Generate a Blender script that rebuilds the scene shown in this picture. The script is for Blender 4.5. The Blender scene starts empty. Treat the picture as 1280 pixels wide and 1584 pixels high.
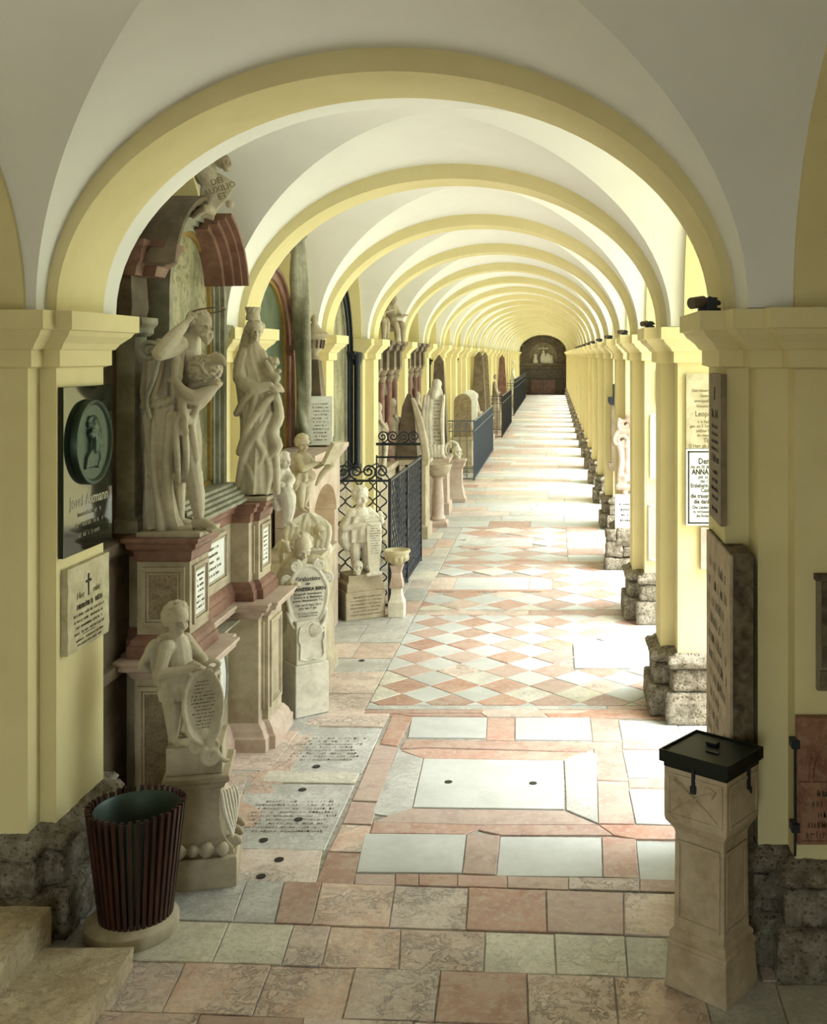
import bpy, bmesh, math, random
from mathutils import Vector, Matrix, Euler, noise
PI = math.pi
scene = bpy.context.scene
COL = scene.collection
rnd = random.Random(7)

# ---------------------------------------------------------------- camera
HC, FOC, VX, VY = 3.0, 1650.0, 858.0, 549.0     # eye height, focal length and vanishing point (level camera, lens shift)
cam_d = bpy.data.cameras.new('camera')
cam = bpy.data.objects.new('camera', cam_d)
COL.objects.link(cam)
cam.location = (0, 0, HC)
cam.rotation_euler = (PI / 2, 0, 0)
cam_d.sensor_fit = 'HORIZONTAL'
cam_d.sensor_width = 36
cam_d.lens = FOC / 1280 * 36
cam_d.shift_x = -(VX - 640) / 1280
cam_d.shift_y = -(792 - VY) / 1280
cam_d.clip_start = .05
cam_d.clip_end = 400
scene.camera = cam
# ---------------------------------------------------------------- sky and sun
world = bpy.data.worlds.new('world')
scene.world = world
world.use_nodes = True
bg = world.node_tree.nodes['Background']
bg.inputs[0].default_value = (.89, 1.0, .97, 1)
bg.inputs[1].default_value = 2.5
sd = bpy.data.lights.new('sun', 'SUN')
sd.energy = 5.0
sd.angle = math.radians(35)
sd.color = (1, .99, .96)
sun = bpy.data.objects.new('sun', sd)
COL.objects.link(sun)
# light travels from the courtyard (right) down to the left
sun.rotation_euler = Vector((-1.0, .22, -1.75)).to_track_quat('-Z', 'Y').to_euler()
scene.view_settings.view_transform = 'Standard'
scene.view_settings.look = 'None'
scene.view_settings.gamma = 1
scene.view_settings.use_curve_mapping = False
scene.view_settings.exposure = 1.27


def P(px, py, Y):
    """point at depth Y seen at photo position px, py"""
    return Vector(((px - VX) * Y / FOC, Y, HC - (py - VY) * Y / FOC))


def F(px, py):
    Y = HC * FOC / (py - VY)
    return ((px - VX) * Y / FOC, Y)


# ---------------------------------------------------------------- materials
class N:
    def __init__(s, name):
        s.m = bpy.data.materials.new(name)
        s.m.use_nodes = True
        s.t = s.m.node_tree
        s.b = s.t.nodes['Principled BSDF']
        s.tc = s.t.nodes.new('ShaderNodeTexCoord')

    def n(s, typ, **kw):
        x = s.t.nodes.new(typ)
        for k, v in kw.items():
            if k.startswith('i_'):
                x.inputs[k[2:].replace('_', ' ')].default_value = v
            else:
                setattr(x, k, v)
        return x

    def l(s, a, b):
        s.t.links.new(a, b)

    def noise(s, scale, detail=6, rough=.55, dist=0, vec=None, stretch=None):
        x = s.n('ShaderNodeTexNoise', i_Scale=scale, i_Detail=detail, i_Roughness=rough, i_Distortion=dist)
        v = vec or s.tc.outputs['Object']
        if stretch:
            mp = s.n('ShaderNodeMapping')
            mp.inputs['Scale'].default_value = stretch
            s.l(v, mp.inputs[0]); v = mp.outputs[0]
        s.l(v, x.inputs['Vector'])
        return x.outputs['Fac']

    def ramp(s, fac, stops):
        r = s.n('ShaderNodeValToRGB')
        e = r.color_ramp.elements
        while len(e) < len(stops):
            e.new(.5)
        for i, (p, c) in enumerate(stops):
            e[i].position = p
            e[i].color = (*c, 1) if len(c) == 3 else c
        s.l(fac, r.inputs[0])
        return r.outputs[0]

    def mix(s, fac, a, b, mode='MIX'):
        x = s.n('ShaderNodeMix', data_type='RGBA', blend_type=mode)
        for sock, v in ((x.inputs[0], fac), (x.inputs[6], a), (x.inputs[7], b)):
            if isinstance(v, (int, float)):
                sock.default_value = v
            elif isinstance(v, tuple):
                sock.default_value = (*v, 1)
            else:
                s.l(v, sock)
        return x.outputs[2]

    def bump(s, h, strength=.3, dist=.01):
        b = s.n('ShaderNodeBump', i_Strength=strength, i_Distance=dist)
        s.l(h, b.inputs['Height'])
        s.l(b.outputs[0], s.b.inputs['Normal'])

    def world(s):
        g = s.n('ShaderNodeNewGeometry')
        return g.outputs['Position']


def c3(c, k):
    return tuple(min(1, x * k) for x in c)


def stone(name, c1, c2, c3_=None, scale=6, dirt_=.22, chips=0, rough=.7, bump=.25, pits=0, fine=60, random_tint=0, spec=.3, streak=None):
    m = N(name)
    v = m.world()
    a = m.noise(scale, 8, .6, .4, v, streak)
    col = m.ramp(a, [(.36, c1), (.62, c2)])
    b = m.noise(scale * 4.7, 6, .65, 0, v)
    dirt = m.ramp(b, [(.30, (.45, .40, .33)), (.60, (1, 1, 1))])
    if c3_:
        f = m.ramp(b, [(.36, (.8, .8, .8)), (.5, (0, 0, 0))])
        col = m.mix(f, col, c3_)
    else:
        col = m.mix(dirt_, col, dirt, 'MULTIPLY')
    if random_tint:
        oi = m.n('ShaderNodeObjectInfo')
        hs = m.n('ShaderNodeHueSaturation')
        mr = m.n('ShaderNodeMapRange')
        mr.inputs[3].default_value = 1 - random_tint
        mr.inputs[4].default_value = 1 + random_tint * .6
        m.l(oi.outputs['Random'], mr.inputs[0])
        m.l(mr.outputs[0], hs.inputs['Value'])
        m2 = m.n('ShaderNodeMapRange')
        m2.inputs[3].default_value = .6
        m2.inputs[4].default_value = 1.15
        ml = m.n('ShaderNodeMath', operation='FRACT')
        mm = m.n('ShaderNodeMath', operation='MULTIPLY')
        mm.inputs[1].default_value = 7.31
        m.l(oi.outputs['Random'], mm.inputs[0]); m.l(mm.outputs[0], ml.inputs[0])
        m.l(ml.outputs[0], m2.inputs[0]); m.l(m2.outputs[0], hs.inputs['Saturation'])
        m.l(col, hs.inputs['Color'])
        col = hs.outputs[0]
    m.l(col, m.b.inputs['Base Color'])
    h = m.noise(fine, 6, .7, 0, v)
    if chips:
        # worn patches where the dressed skin has flaked off
        ch = m.noise(11, 9, .72, .6, v)
        cm = m.ramp(ch, [(.50, (1, 1, 1)), (.56, (0, 0, 0))])
        big = m.ramp(m.noise(2.6, 3, .5, 0, v), [(.42, (0, 0, 0)), (.58, (1, 1, 1))])
        fm = m.mix(1.0, cm, big, 'MULTIPLY')
        vein = m.ramp(m.noise(7, 5, .5, 1.5, v), [(.485, (0, 0, 0)), (.5, (1, 1, 1)), (.515, (0, 0, 0))])
        c5 = m.mix(m.mix(1.0, vein, (.35, .35, .35), 'MULTIPLY'), col, c3(c2, 1.35))
        c4 = m.mix(fm, c5, m.mix(.5, c5, c3_ or c3(c2, .8)))
        m.l(c4, m.b.inputs['Base Color'])
        hh = m.n('ShaderNodeMath', operation='MULTIPLY_ADD')
        m.l(fm, hh.inputs[0]); hh.inputs[1].default_value = -chips; m.l(h, hh.inputs[2])
        h = hh.outputs[0]
    if pits:
        vo = m.n('ShaderNodeTexVoronoi', i_Scale=pits)
        vw = m.n('ShaderNodeVectorMath', operation='ADD')
        nz = m.n('ShaderNodeTexNoise', i_Scale=pits * .8)
        m.l(v, nz.inputs['Vector']); sc2 = m.n('ShaderNodeVectorMath', operation='SCALE'); sc2.inputs['Scale'].default_value = .035; m.l(nz.outputs['Color'], sc2.inputs[0])
        m.l(v, vw.inputs[0]); m.l(sc2.outputs[0], vw.inputs[1]); m.l(vw.outputs[0], vo.inputs['Vector'])
        pr = m.ramp(vo.outputs['Distance'], [(.12, (0, 0, 0)), (.5, (1, 1, 1))])
        mu = m.n('ShaderNodeMath', operation='MULTIPLY')
        m.l(h, mu.inputs[0]); m.l(pr, mu.inputs[1])
        h = mu.outputs[0]
        dk = m.ramp(pr, [(.0, (.38, .34, .29)), (.75, (1, 1, 1))])
        m.l(m.mix(.9, col, dk, 'MULTIPLY'), m.b.inputs['Base Color'])
    m.bump(h, bump, .02 if pits else .006)
    m.b.inputs['Roughness'].default_value = rough
    m.b.inputs['Specular IOR Level'].default_value = spec
    return m.m


def plain(name, c, rough=.6, metal=0, bump=0, scale=30, spec=.5, var=.25):
    m = N(name)
    f = m.noise(scale, 4)
    m.l(m.ramp(f, [(.3, c3(c, 1 - var)), (.7, c)]), m.b.inputs['Base Color'])
    m.b.inputs['Roughness'].default_value = rough
    m.b.inputs['Metallic'].default_value = metal
    m.b.inputs['Specular IOR Level'].default_value = spec
    if bump:
        m.bump(f, bump, .004)
    return m.m


M = {}
M['yellow'] = stone('yellow_plaster', (.74, .65, .355), (.79, .70, .40), scale=1.3, dirt_=.05, rough=.9, bump=.18, fine=35, spec=.15)
M['yellow_jamb'] = M['yellow']
M['white'] = stone('white_plaster', (.84, .83, .80), (.88, .87, .84), scale=1.1, dirt_=.02, rough=.92, bump=.12, fine=25, spec=.1)
M['tuff'] = stone('conglomerate_stone', (.22, .19, .14), (.50, .45, .36), scale=14, dirt_=.5, rough=.95, bump=1.0, pits=34, fine=90, spec=.1)
M['statue'] = stone('carved_limestone', (.46, .40, .29), (.60, .54, .41), scale=5, rough=.85, bump=.15, fine=70, spec=.15)
M['statue_pale'] = stone('pale_marble_carving', (.60, .56, .47), (.76, .72, .62), scale=6, rough=.75, bump=.1, fine=70, spec=.2)
M['mon_cream'] = stone('cream_monument_stone', (.36, .30, .21), (.52, .45, .33), scale=4, rough=.8, bump=.15)
M['mon_red'] = stone('red_brown_marble', (.17, .085, .06), (.28, .155, .115), scale=5, rough=.45, bump=.08)
M['mon_dark'] = stone('dark_brown_stone', (.10, .075, .05), (.19, .145, .10), scale=4, rough=.6, bump=.1)
M['mon_panel'] = stone('mottled_panel_marble', (.20, .15, .095), (.33, .26, .17), (.13, .10, .07), scale=12, rough=.5, bump=.08)
M['mon_pink'] = stone('pink_marble', (.46, .345, .28), (.59, .48, .40), scale=5, rough=.5, bump=.08)
M['grey_mould'] = stone('grey_green_moulding', (.22, .215, .16), (.36, .35, .27), scale=6, rough=.6, bump=.1)
M['paint'] = stone('faded_painting', (.16, .16, .09), (.42, .38, .24), (.10, .09, .05), scale=5, rough=.35, bump=.05, streak=(1, 1, .35))
M['green_paint'] = stone('dark_green_panel', (.075, .10, .06), (.13, .16, .10), scale=3, rough=.5, bump=.05)
M['gold'] = plain('gilded_edge', (.50, .34, .10), .4, .6)
M['iron'] = plain('wrought_iron', (.028, .032, .042), .45, .5, .2)
M['iron_blue'] = plain('grey_blue_iron', (.10, .13, .19), .4, .4, .1)
M['slat'] = stone('red_brown_wood_slat', (.025, .010, .007), (.055, .019, .012), scale=20, rough=.45, bump=.1, streak=(1, 1, .1))
M['zinc'] = plain('dark_zinc', (.07, .10, .085), .5, .6, .2, 12)
M['bronze'] = plain('dark_green_bronze', (.05, .075, .05), .42, .6, .2, 20)
M['granite'] = plain('polished_black_granite', (.008, .013, .009), .07, 0, 0, 80)
M['lid'] = plain('black_green_metal_box', (.010, .014, .009), .42, .2, .05, spec=.3)
M['ink'] = plain('dark_lettering', (.03, .026, .02), .8)
M['ink_brown'] = plain('faded_lettering', (.20, .155, .09), .8)
M['ink_gold'] = plain('pale_gold_lettering', (.36, .33, .22), .5)
M['cream_plaque'] = stone('weathered_cream_plaque', (.46, .40, .25), (.62, .56, .38), scale=9, rough=.7, bump=.1)
M['white_plaque'] = stone('white_marble_plaque', (.72, .73, .70), (.84, .85, .82), scale=5, rough=.4, bump=.03)
M['brown_plaque'] = stone('brown_stone_plaque', (.20, .155, .10), (.28, .22, .15), scale=6, rough=.6, bump=.1)
M['brown_edge'] = stone('dark_rough_stone_edge', (.07, .05, .033), (.19, .15, .10), scale=14, rough=.9, bump=.5)
M['tan_slab'] = stone('tan_grave_slab', (.40, .32, .22), (.54, .44, .32), scale=8, rough=.8, bump=.15)
M['red_relief'] = stone('red_relief_marble', (.20, .08, .05), (.34, .17, .11), (.30, .22, .15), scale=9, rough=.6, bump=.2)
M['stoup'] = stone('sandy_limestone', (.42, .33, .22), (.56, .46, .33), scale=6, rough=.75, bump=.2, fine=50)
M['grass'] = stone('courtyard_grass', (.10, .19, .04), (.18, .30, .07), scale=3, rough=.95, bump=.4)
M['bounce_ground'] = stone('pale_bounce_gravel', (.50, .48, .43), (.62, .60, .55), scale=9, rough=.95, bump=.3)  # pale ground added outside to throw light up on the vaults
M['mortar'] = stone('old_mortar', (.26, .235, .20), (.44, .41, .36), scale=20, rough=.95, bump=.3)
M['t_red'] = stone('red_floor_marble', (.37, .205, .16), (.46, .285, .23), (.50, .40, .34), scale=4, chips=.5, rough=.42, bump=.3, random_tint=.16, spec=.6)
M['t_white'] = stone('white_floor_marble', (.47, .49, .48), (.55, .57, .56), scale=3, dirt_=.15, rough=.42, bump=.06, random_tint=.08, spec=.6)
M['t_grey'] = stone('grey_floor_stone', (.44, .44, .42), (.60, .60, .575), (.33, .33, .31), scale=7, chips=.8, rough=.42, bump=.5, random_tint=.12, spec=.6)
M['t_pink'] = stone('worn_pink_floor_stone', (.60, .41, .325), (.72, .58, .49), (.48, .41, .36), scale=7, chips=1.6, rough=.42, bump=.8, fine=30, random_tint=.14, spec=.6)
M['t_cream'] = stone('cream_floor_stone', (.58, .55, .45), (.70, .67, .57), (.46, .43, .37), scale=6, chips=1.0, rough=.42, bump=.6, fine=30, random_tint=.08, spec=.6)
M['t_tan'] = stone('tan_step_stone', (.48, .39, .25), (.66, .57, .40), (.36, .29, .19), scale=5, chips=1.0, rough=.8, bump=.6, fine=25)
M['t_far'] = stone('distant_floor_stone', (.42, .39, .35), (.58, .56, .52), scale=1.2, rough=.42, bump=.06, spec=.6)


# ---------------------------------------------------------------- mesh helpers
def tag(o, label=None, cat=None, group=None, kind=None):
    if label: o['label'] = label
    if cat: o['category'] = cat
    if group: o['group'] = group
    if kind: o['kind'] = kind
    return o


def wloc(o):
    v = Vector((0, 0, 0))
    while o is not None:
        v = v + o.location
        o = o.parent
    return v


def link(name, me, parent=None, loc=None):
    """loc is in world coordinates; parents are never rotated except by their own copies"""
    o = bpy.data.objects.new(name, me)
    COL.objects.link(o)
    o.location = loc or (0, 0, 0)
    if parent is not None:
        o.parent = parent
        o.location = Vector(loc or (0, 0, 0)) - wloc(parent)
    return o


def empty(name, loc, label=None, cat=None, group=None, kind=None, parent=None):
    o = bpy.data.objects.new(name, None)
    o.empty_display_size = .1
    COL.objects.link(o)
    o.location = loc
    if parent is not None:
        o.parent = parent
        o.location = Vector(loc) - wloc(parent)
    return tag(o, label, cat, group, kind)


class MB:
    """collects simple solids into ONE mesh"""
    def __init__(s):
        s.v, s.f = [], []
        s.x = None

    def add(s, vs, fs):
        o = len(s.v)
        if s.x is not None:
            vs = [s.x @ Vector(p) for p in vs]
        s.v += [tuple(p) for p in vs]
        s.f += [tuple(i + o for i in f) for f in fs]
        return s

    def box(s, x0, x1, y0, y1, z0, z1):
        x0, x1 = sorted((x0, x1)); y0, y1 = sorted((y0, y1)); z0, z1 = sorted((z0, z1))
        return s.add([(x0, y0, z0), (x1, y0, z0), (x1, y1, z0), (x0, y1, z0), (x0, y0, z1), (x1, y0, z1), (x1, y1, z1), (x0, y1, z1)],
                     [(0, 3, 2, 1), (4, 5, 6, 7), (0, 1, 5, 4), (1, 2, 6, 5), (2, 3, 7, 6), (3, 0, 4, 7)])

    def loft(s, rings, cap=True):
        n = len(rings[0])
        vs = [p for r in rings for p in r]
        fs = []
        for k in range(len(rings) - 1):
            a, b = k * n, (k + 1) * n
            fs += [(a + i, a + (i + 1) % n, b + (i + 1) % n, b + i) for i in range(n)]
        if cap:
            fs.append(tuple(range(n))[::-1])
            fs.append(tuple((len(rings) - 1) * n + i for i in range(n)))
        return s.add(vs, fs)

    def prism(s, poly, z0, z1, axis='z'):
        def q(a, b, c):
            return (a, b, c) if axis == 'z' else ((c, a, b) if axis == 'x' else (a, c, b))
        r = [[q(a, b, z0) for a, b in poly], [q(a, b, z1) for a, b in poly]]
        return s.loft(r)

    def profile(s, poly, prof):
        """poly (ccw plan), prof [(z, offset)]: mouldings running round the plan"""
        return s.loft([[(x, y, z) for x, y in offset(poly, d)] for z, d in prof])

    def lathe(s, prof, c=(0, 0, 0), n=20, sx=1, sy=1, cap=True):
        r = [[(c[0] + R * sx * math.cos(2 * PI * i / n), c[1] + R * sy * math.sin(2 * PI * i / n), c[2] + z) for i in range(n)] for R, z in prof]
        return s.loft(r, cap)

    def ball(s, c, r, rot=None, n=12):
        if isinstance(r, (int, float)): r = (r, r, r)
        R = rot.to_matrix() if rot else None
        vs = []
        m = max(4, n // 2)
        for j in range(1, m):
            t = PI * j / m
            for i in range(n):
                a = 2 * PI * i / n
                p = Vector((r[0] * math.sin(t) * math.cos(a), r[1] * math.sin(t) * math.sin(a), r[2] * math.cos(t)))
                if R: p = R @ p
                vs.append(p + Vector(c))
        t = Vector((0, 0, r[2])); b = -t
        if R: t = R @ t; b = R @ b
        vs += [Vector(c) + t, Vector(c) + b]
        T, B = len(vs) - 2, len(vs) - 1
        fs = []
        for j in range(m - 2):
            for i in range(n):
                fs.append((j * n + i, (j + 1) * n + i, (j + 1) * n + (i + 1) % n, j * n + (i + 1) % n))
        fs += [(T, i, (i + 1) % n) for i in range(n)]
        fs += [(B, (m - 2) * n + (i + 1) % n, (m - 2) * n + i) for i in range(n)]
        return s.add(vs, fs)

    def tube(s, pts, rad, n=8, closed=False, flat=1.0, up=None, rounded=True):
        pts = [Vector(p) for p in pts]
        if isinstance(rad, (int, float)): rad = [rad] * len(pts)
        rad = list(rad)
        if rounded and not closed:
            d0 = (pts[0] - pts[1]).normalized(); d1 = (pts[-1] - pts[-2]).normalized()
            r0, r1 = rad[0], rad[-1]
            pts = [pts[0] + d0 * r0 * .95, pts[0] + d0 * r0 * .6] + pts + [pts[-1] + d1 * r1 * .6, pts[-1] + d1 * r1 * .95]
            rad = [r0 * .3, r0 * .8] + rad + [r1 * .8, r1 * .3]
        rings = []
        N_ = len(pts)
        ref = Vector(up) if up else None
        u = None
        for k, p in enumerate(pts):
            if closed:
                t = (pts[(k + 1) % N_] - pts[k - 1])
            else:
                t = pts[min(k + 1, N_ - 1)] - pts[max(k - 1, 0)]
            t.normalize()
            if u is None:
                a = ref or (Vector((0, 0, 1)) if abs(t.z) < .9 else Vector((1, 0, 0)))
                u = (a - t * a.dot(t)).normalized()
            else:
                u = (u - t * u.dot(t))
                u = u.normalized() if u.length > 1e-6 else Vector((1, 0, 0))
            w = t.cross(u)
            rings.append([p + (u * math.cos(2 * PI * i / n) * flat + w * math.sin(2 * PI * i / n)) * rad[k] for i in range(n)])
        if closed:
            rings.append(rings[0])
        return s.loft(rings, not closed)

    def mesh(s, name, mat=None, smooth=False):
        me = bpy.data.meshes.new(name)
        me.from_pydata(s.v, [], s.f)
        bm = bmesh.new(); bm.from_mesh(me)
        bmesh.ops.recalc_face_normals(bm, faces=bm.faces)
        bm.to_mesh(me); bm.free()
        if mat: me.materials.append(M[mat] if isinstance(mat, str) else mat)
        if smooth:
            me.polygons.foreach_set('use_smooth', [True] * len(me.polygons))
        return me

    def build(s, name, mat, parent=None, smooth=False, auto=None, bevel=0, label=None, kind=None, world_to=None):
        """vertices given in world coordinates; origin goes to the parent's place"""
        base = wloc(parent) if parent is not None else Vector(world_to or (0, 0, 0))
        s.v = [(p[0] - base.x, p[1] - base.y, p[2] - base.z) for p in s.v]
        me = s.mesh(name, mat, smooth)
        if auto and not smooth:
            me.polygons.foreach_set('use_smooth', [True] * len(me.polygons))
            me.set_sharp_from_angle(angle=math.radians(auto))
        o = link(name, me, parent, base)
        if bevel:
            b = o.modifiers.new('bevel', 'BEVEL'); b.width = bevel; b.segments = 2; b.limit_method = 'ANGLE'
        return tag(o, label, kind=kind)


def offset(poly, d):
    """mitred offset of a ccw polygon, outwards for d > 0"""
    out = []
    n = len(poly)
    for i in range(n):
        a, b, c = Vector(poly[i - 1]), Vector(poly[i]), Vector(poly[(i + 1) % n])
        e1 = (b - a).normalized(); e2 = (c - b).normalized()
        n1 = Vector((e1.y, -e1.x)); n2 = Vector((e2.y, -e2.x))
        k = n1 + n2
        k = k / max(.25, k.dot(n1)) if k.length > 1e-6 else n1
        out.append((b.x + k.x * d, b.y + k.y * d))
    return out


def cr(pts, sub=4):
    """catmull-rom through the points"""
    pts = [Vector(p) for p in pts]
    out = []
    for i in range(len(pts) - 1):
        p0, p1, p2, p3 = pts[max(i - 1, 0)], pts[i], pts[i + 1], pts[min(i + 2, len(pts) - 1)]
        for k in range(sub):
            t = k / sub
            out.append(.5 * ((2 * p1) + (p2 - p0) * t + (2 * p0 - 5 * p1 + 4 * p2 - p3) * t * t + (3 * p1 - p0 - 3 * p2 + p3) * t ** 3))
    out.append(pts[-1])
    return out


def lerp_list(r, n):
    out = []
    for i in range(n):
        t = i / (n - 1) * (len(r) - 1)
        k = min(int(t), len(r) - 2)
        out.append(r[k] + (r[k + 1] - r[k]) * (t - k))
    return out


def ellipse_pts(a, b, n, t0=0, t1=PI):
    return [(a * math.cos(t0 + (t1 - t0) * i / n), b * math.sin(t0 + (t1 - t0) * i / n)) for i in range(n + 1)]


def rough(me, amp, scale, seed=0, axis=None):
    """uneven surface: pushes vertices about"""
    o = Vector((seed * 3.1, seed * 7.7, seed))
    for v in me.vertices:
        d = noise.noise_vector((v.co + o) * scale) * amp + noise.noise_vector((v.co + o) * scale * 3.3) * amp * .5
        v.co += d
    return me


def subdiv(me, maxlen):
    bm = bmesh.new(); bm.from_mesh(me)
    for _ in range(6):
        es = [e for e in bm.edges if e.calc_length() > maxlen]
        if not es: break
        bmesh.ops.subdivide_edges(bm, edges=es, cuts=1, use_grid_fill=True)
    bmesh.ops.triangulate(bm, faces=[f for f in bm.faces if len(f.verts) > 4])
    bm.to_mesh(me); bm.free()
    return me


# ---------------------------------------------------------------- writing
def text_mesh(body, size, mat, spacing=1.0, bold=0, ext=.0008, line=1.0, align='CENTER', shear=0):
    cu = bpy.data.curves.new('writing', 'FONT')
    cu.body = body; cu.size = size; cu.align_x = align; cu.align_y = 'CENTER'
    cu.space_character = spacing; cu.space_line = line; cu.offset = bold; cu.extrude = ext; cu.resolution_u = 2; cu.shear = shear
    o = bpy.data.objects.new('writing', cu)
    COL.objects.link(o)
    dg = bpy.context.evaluated_depsgraph_get()
    me = bpy.data.meshes.new_from_object(o.evaluated_get(dg))
    bpy.data.objects.remove(o); bpy.data.curves.remove(cu)
    me.materials.clear(); me.materials.append(M[mat])
    return me


def writing(body, size, mat, loc, rot, parent, sx=1, **kw):
    """rot: euler of the text plane (text faces local +Z)"""
    me = text_mesh(body, size, mat, **kw)
    me.transform(Euler(rot).to_matrix().to_4x4() @ Matrix.Diagonal((sx, 1, 1, 1)))
    return link('lettering', me, parent, loc)


def worn_lines(w, h, n, seed, size=.5, margin=.06):
    """rows of worn unreadable strokes, in the xy plane, as one mesh"""
    r = random.Random(seed)
    b = MB()
    for k in range(n):
        y = h / 2 - h * (k + .5) / n
        hw = w / 2 * (1 - margin) * r.uniform(.7, 1)
        x = -hw
        ch = h / n * size
        while x < hw:
            cw = ch * r.uniform(.25, .6)
            t = ch * .16
            kind = r.random()
            if kind < .8:
                b.box(x, x + t, y - ch / 2, y + ch / 2 * r.uniform(.2, 1), 0, .001)
                if r.random() < .7: b.box(x + cw - t, x + cw, y - ch / 2, y + ch * .2, 0, .001)
                if r.random() < .6: b.box(x, x + cw, y - ch / 2 if r.random() < .5 else y, (y - ch / 2 if r.random() < .5 else y) + t, 0, .001)
            x += cw + t * 1.6
    return b


def put_worn(w, h, n, seed, mat, loc, rot, parent, **kw):
    b = worn_lines(w, h, n, seed, **kw)
    me = b.mesh('lettering', mat)
    me.transform(Euler(rot).to_matrix().to_4x4())
    return tag(link('lettering', me, parent, loc), kind='stuff')


R_CAM = (PI / 2, 0, 0)              # faces -Y (towards the camera)
R_PX = (PI / 2, 0, PI / 2)          # faces +X
R_NX = (PI / 2, 0, -PI / 2)         # faces -X
# ================================================================ building
CX = -.855                       # corridor axis
S = 3.2
ZS, ZT = 3.23, 5.0               # springing, top of the walls
PY = [5.855] + [9.15 + S * k for k in range(23)]      # arch centres; PY[0] is the near, thicker one
HALF = [.29] + [.20] * 23
Y_END = 82.0
Y0 = 1.3                          # arch behind the near bay

wall_right = tag(empty('wall_right', (CX + 2.5, 5.855, 0)), kind='structure')
wall_left = tag(empty('wall_left', (CX - 2.3, 5.855, 0)), kind='structure')
ceiling = tag(empty('ceiling', (CX, 5.855, 4.6)), kind='structure')
floor = tag(empty('floor', (CX, 5.0, 0)), kind='structure')


def plan(side, near, out):
    """ccw plan of a pier; side +1 right, -1 left"""
    if near and side < 0:
        h = [(1.745, .29), (1.83, .29), (1.83, .42), (out, .42)]
    elif near:
        h = [(1.745, .29), (1.87, .29), (1.87, .54), (2.02, .54), (2.02, .69), (out, .69)]
    else:
        h = [(1.745, .20), (1.865, .20), (1.865, .42), (out, .42)]
    pts = [(x, -y) for x, y in h] + [(x, y) for x, y in h[::-1]]
    pts = [(x * side, y) for x, y in pts]
    a = sum(pts[i - 1][0] * pts[i][1] - pts[i][0] * pts[i - 1][1] for i in range(len(pts)))
    return pts if a > 0 else pts[::-1]


CAP = [(2.93, .0), (2.94, .035), (3.025, .035), (3.03, .05), (3.06, .07), (3.10, .115), (3.125, .13), (3.13, .15), (3.225, .15), (3.23, .0)]
BASES = [('lower', 0, .25, .10), ('upper', .255, .43, .055), ('torus', .435, .56, .0)]


def base_mesh(pl, which, z0, z1, d, fine, seed):
    b = MB()
    if which == 'torus':
        pr = [(z0, .03), (z0 + .02, .07), (z0 + .055, .09), (z0 + .09, .065), (z0 + .10, .03), (z1, .015)]
    else:
        pr = [(z0, d - .01), (z0 + .012, d), (z1 - .02, d), (z1, d - .015)]
    b.profile(pl, pr)
    me = b.mesh('base_stone', 'tuff')
    if fine:
        subdiv(me, .04)
        rough(me, .009, 13, seed)
        me.polygons.foreach_set('use_smooth', [True] * len(me.polygons))
    return me


def make_pier(side, near, out, fine, loc, seed, parent):
    pl = plan(side, near, out)
    b = MB(); b.prism(pl, .5, ZS - .005)
    b.prism([(side * 2.6 + (0.0), -.9), (side * 2.6 + .001, -.9), (side * 2.6 + .001, -.899)], .5, .501) if False else None
    me = b.mesh('pier', 'yellow')
    if side > 0 or True:
        pass
    p = link('pier', me, parent, loc)
    b = MB(); b.profile(pl, CAP)
    cm = b.mesh('capital', 'yellow')
    link('capital', cm, p, loc)
    ms = [cm]
    for w, z0, z1, d in BASES:
        bm_ = base_mesh(pl, w, z0, z1, d, fine, seed)
        link('base_stone', bm_, p, loc)
        ms.append(bm_)
    return p, me, ms


def copy_pier(me, ms, loc, parent):
    p = link('pier', me, parent, loc)
    for m, nm in zip(ms, ('capital', 'base_stone', 'base_stone', 'base_stone')):
        link(nm, m, p, loc)
    return p


make_pier(1, True, 2.9, True, (CX, PY[0], 0), 1, wall_right)
make_pier(-1, True, 3.4, True, (CX, PY[0], 0), 2, wall_left)
_, rm, rms = make_pier(1, False, 2.9, True, (CX, PY[1], 0), 3, wall_right)
copy_pier(rm, rms, (CX, PY[2], 0), wall_right)
_, lm, lms = make_pier(-1, False, 2.35, False, (CX, PY[1], 0), 4, wall_left)
_, rm2, rms2 = make_pier(1, False, 2.9, False, (CX, PY[3], 0), 5, wall_right)
for k in range(4, 24):
    copy_pier(rm2, rms2, (CX, PY[k], 0), wall_right)
for k in range(2, 24):
    copy_pier(lm, lms, (CX, PY[k], 0), wall_left)
# the piers behind the near bay
for side, par in ((1, wall_right), (-1, wall_left)):
    make_pier(side, True, 2.9, False, (CX, Y0, 0), 6, par)

# transverse arches
A_IN, B_IN = 1.745, 1.25
A_V, B_V = 1.80, 1.375


def arch_mesh(half):
    n = 48
    b = MB()
    pin = [(x, z + ZS) for x, z in ellipse_pts(A_IN, B_IN, n)]
    pout = [(x, z + ZS) for x, z in ellipse_pts(A_V + .02, B_V + .02, n)]
    for y0, y1 in ((-half, half),):
        vs, fs = [], []
        for (a, c) in zip(pin, pout):
            vs += [(a[0], y0, a[1]), (a[0], y1, a[1]), (c[0], y1, c[1]), (c[0], y0, c[1])]
        for i in range(n):
            for k in range(4):
                fs.append((i * 4 + k, i * 4 + (k + 1) % 4, i * 4 + 4 + (k + 1) % 4, i * 4 + 4 + k))
        fs += [(0, 1, 2, 3), (n * 4 + 3, n * 4 + 2, n * 4 + 1, n * 4)]
        b.add(vs, fs)
    me = b.mesh('transverse_arch', 'yellow', True)
    me.set_sharp_from_angle(angle=math.radians(40))
    return me


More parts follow.
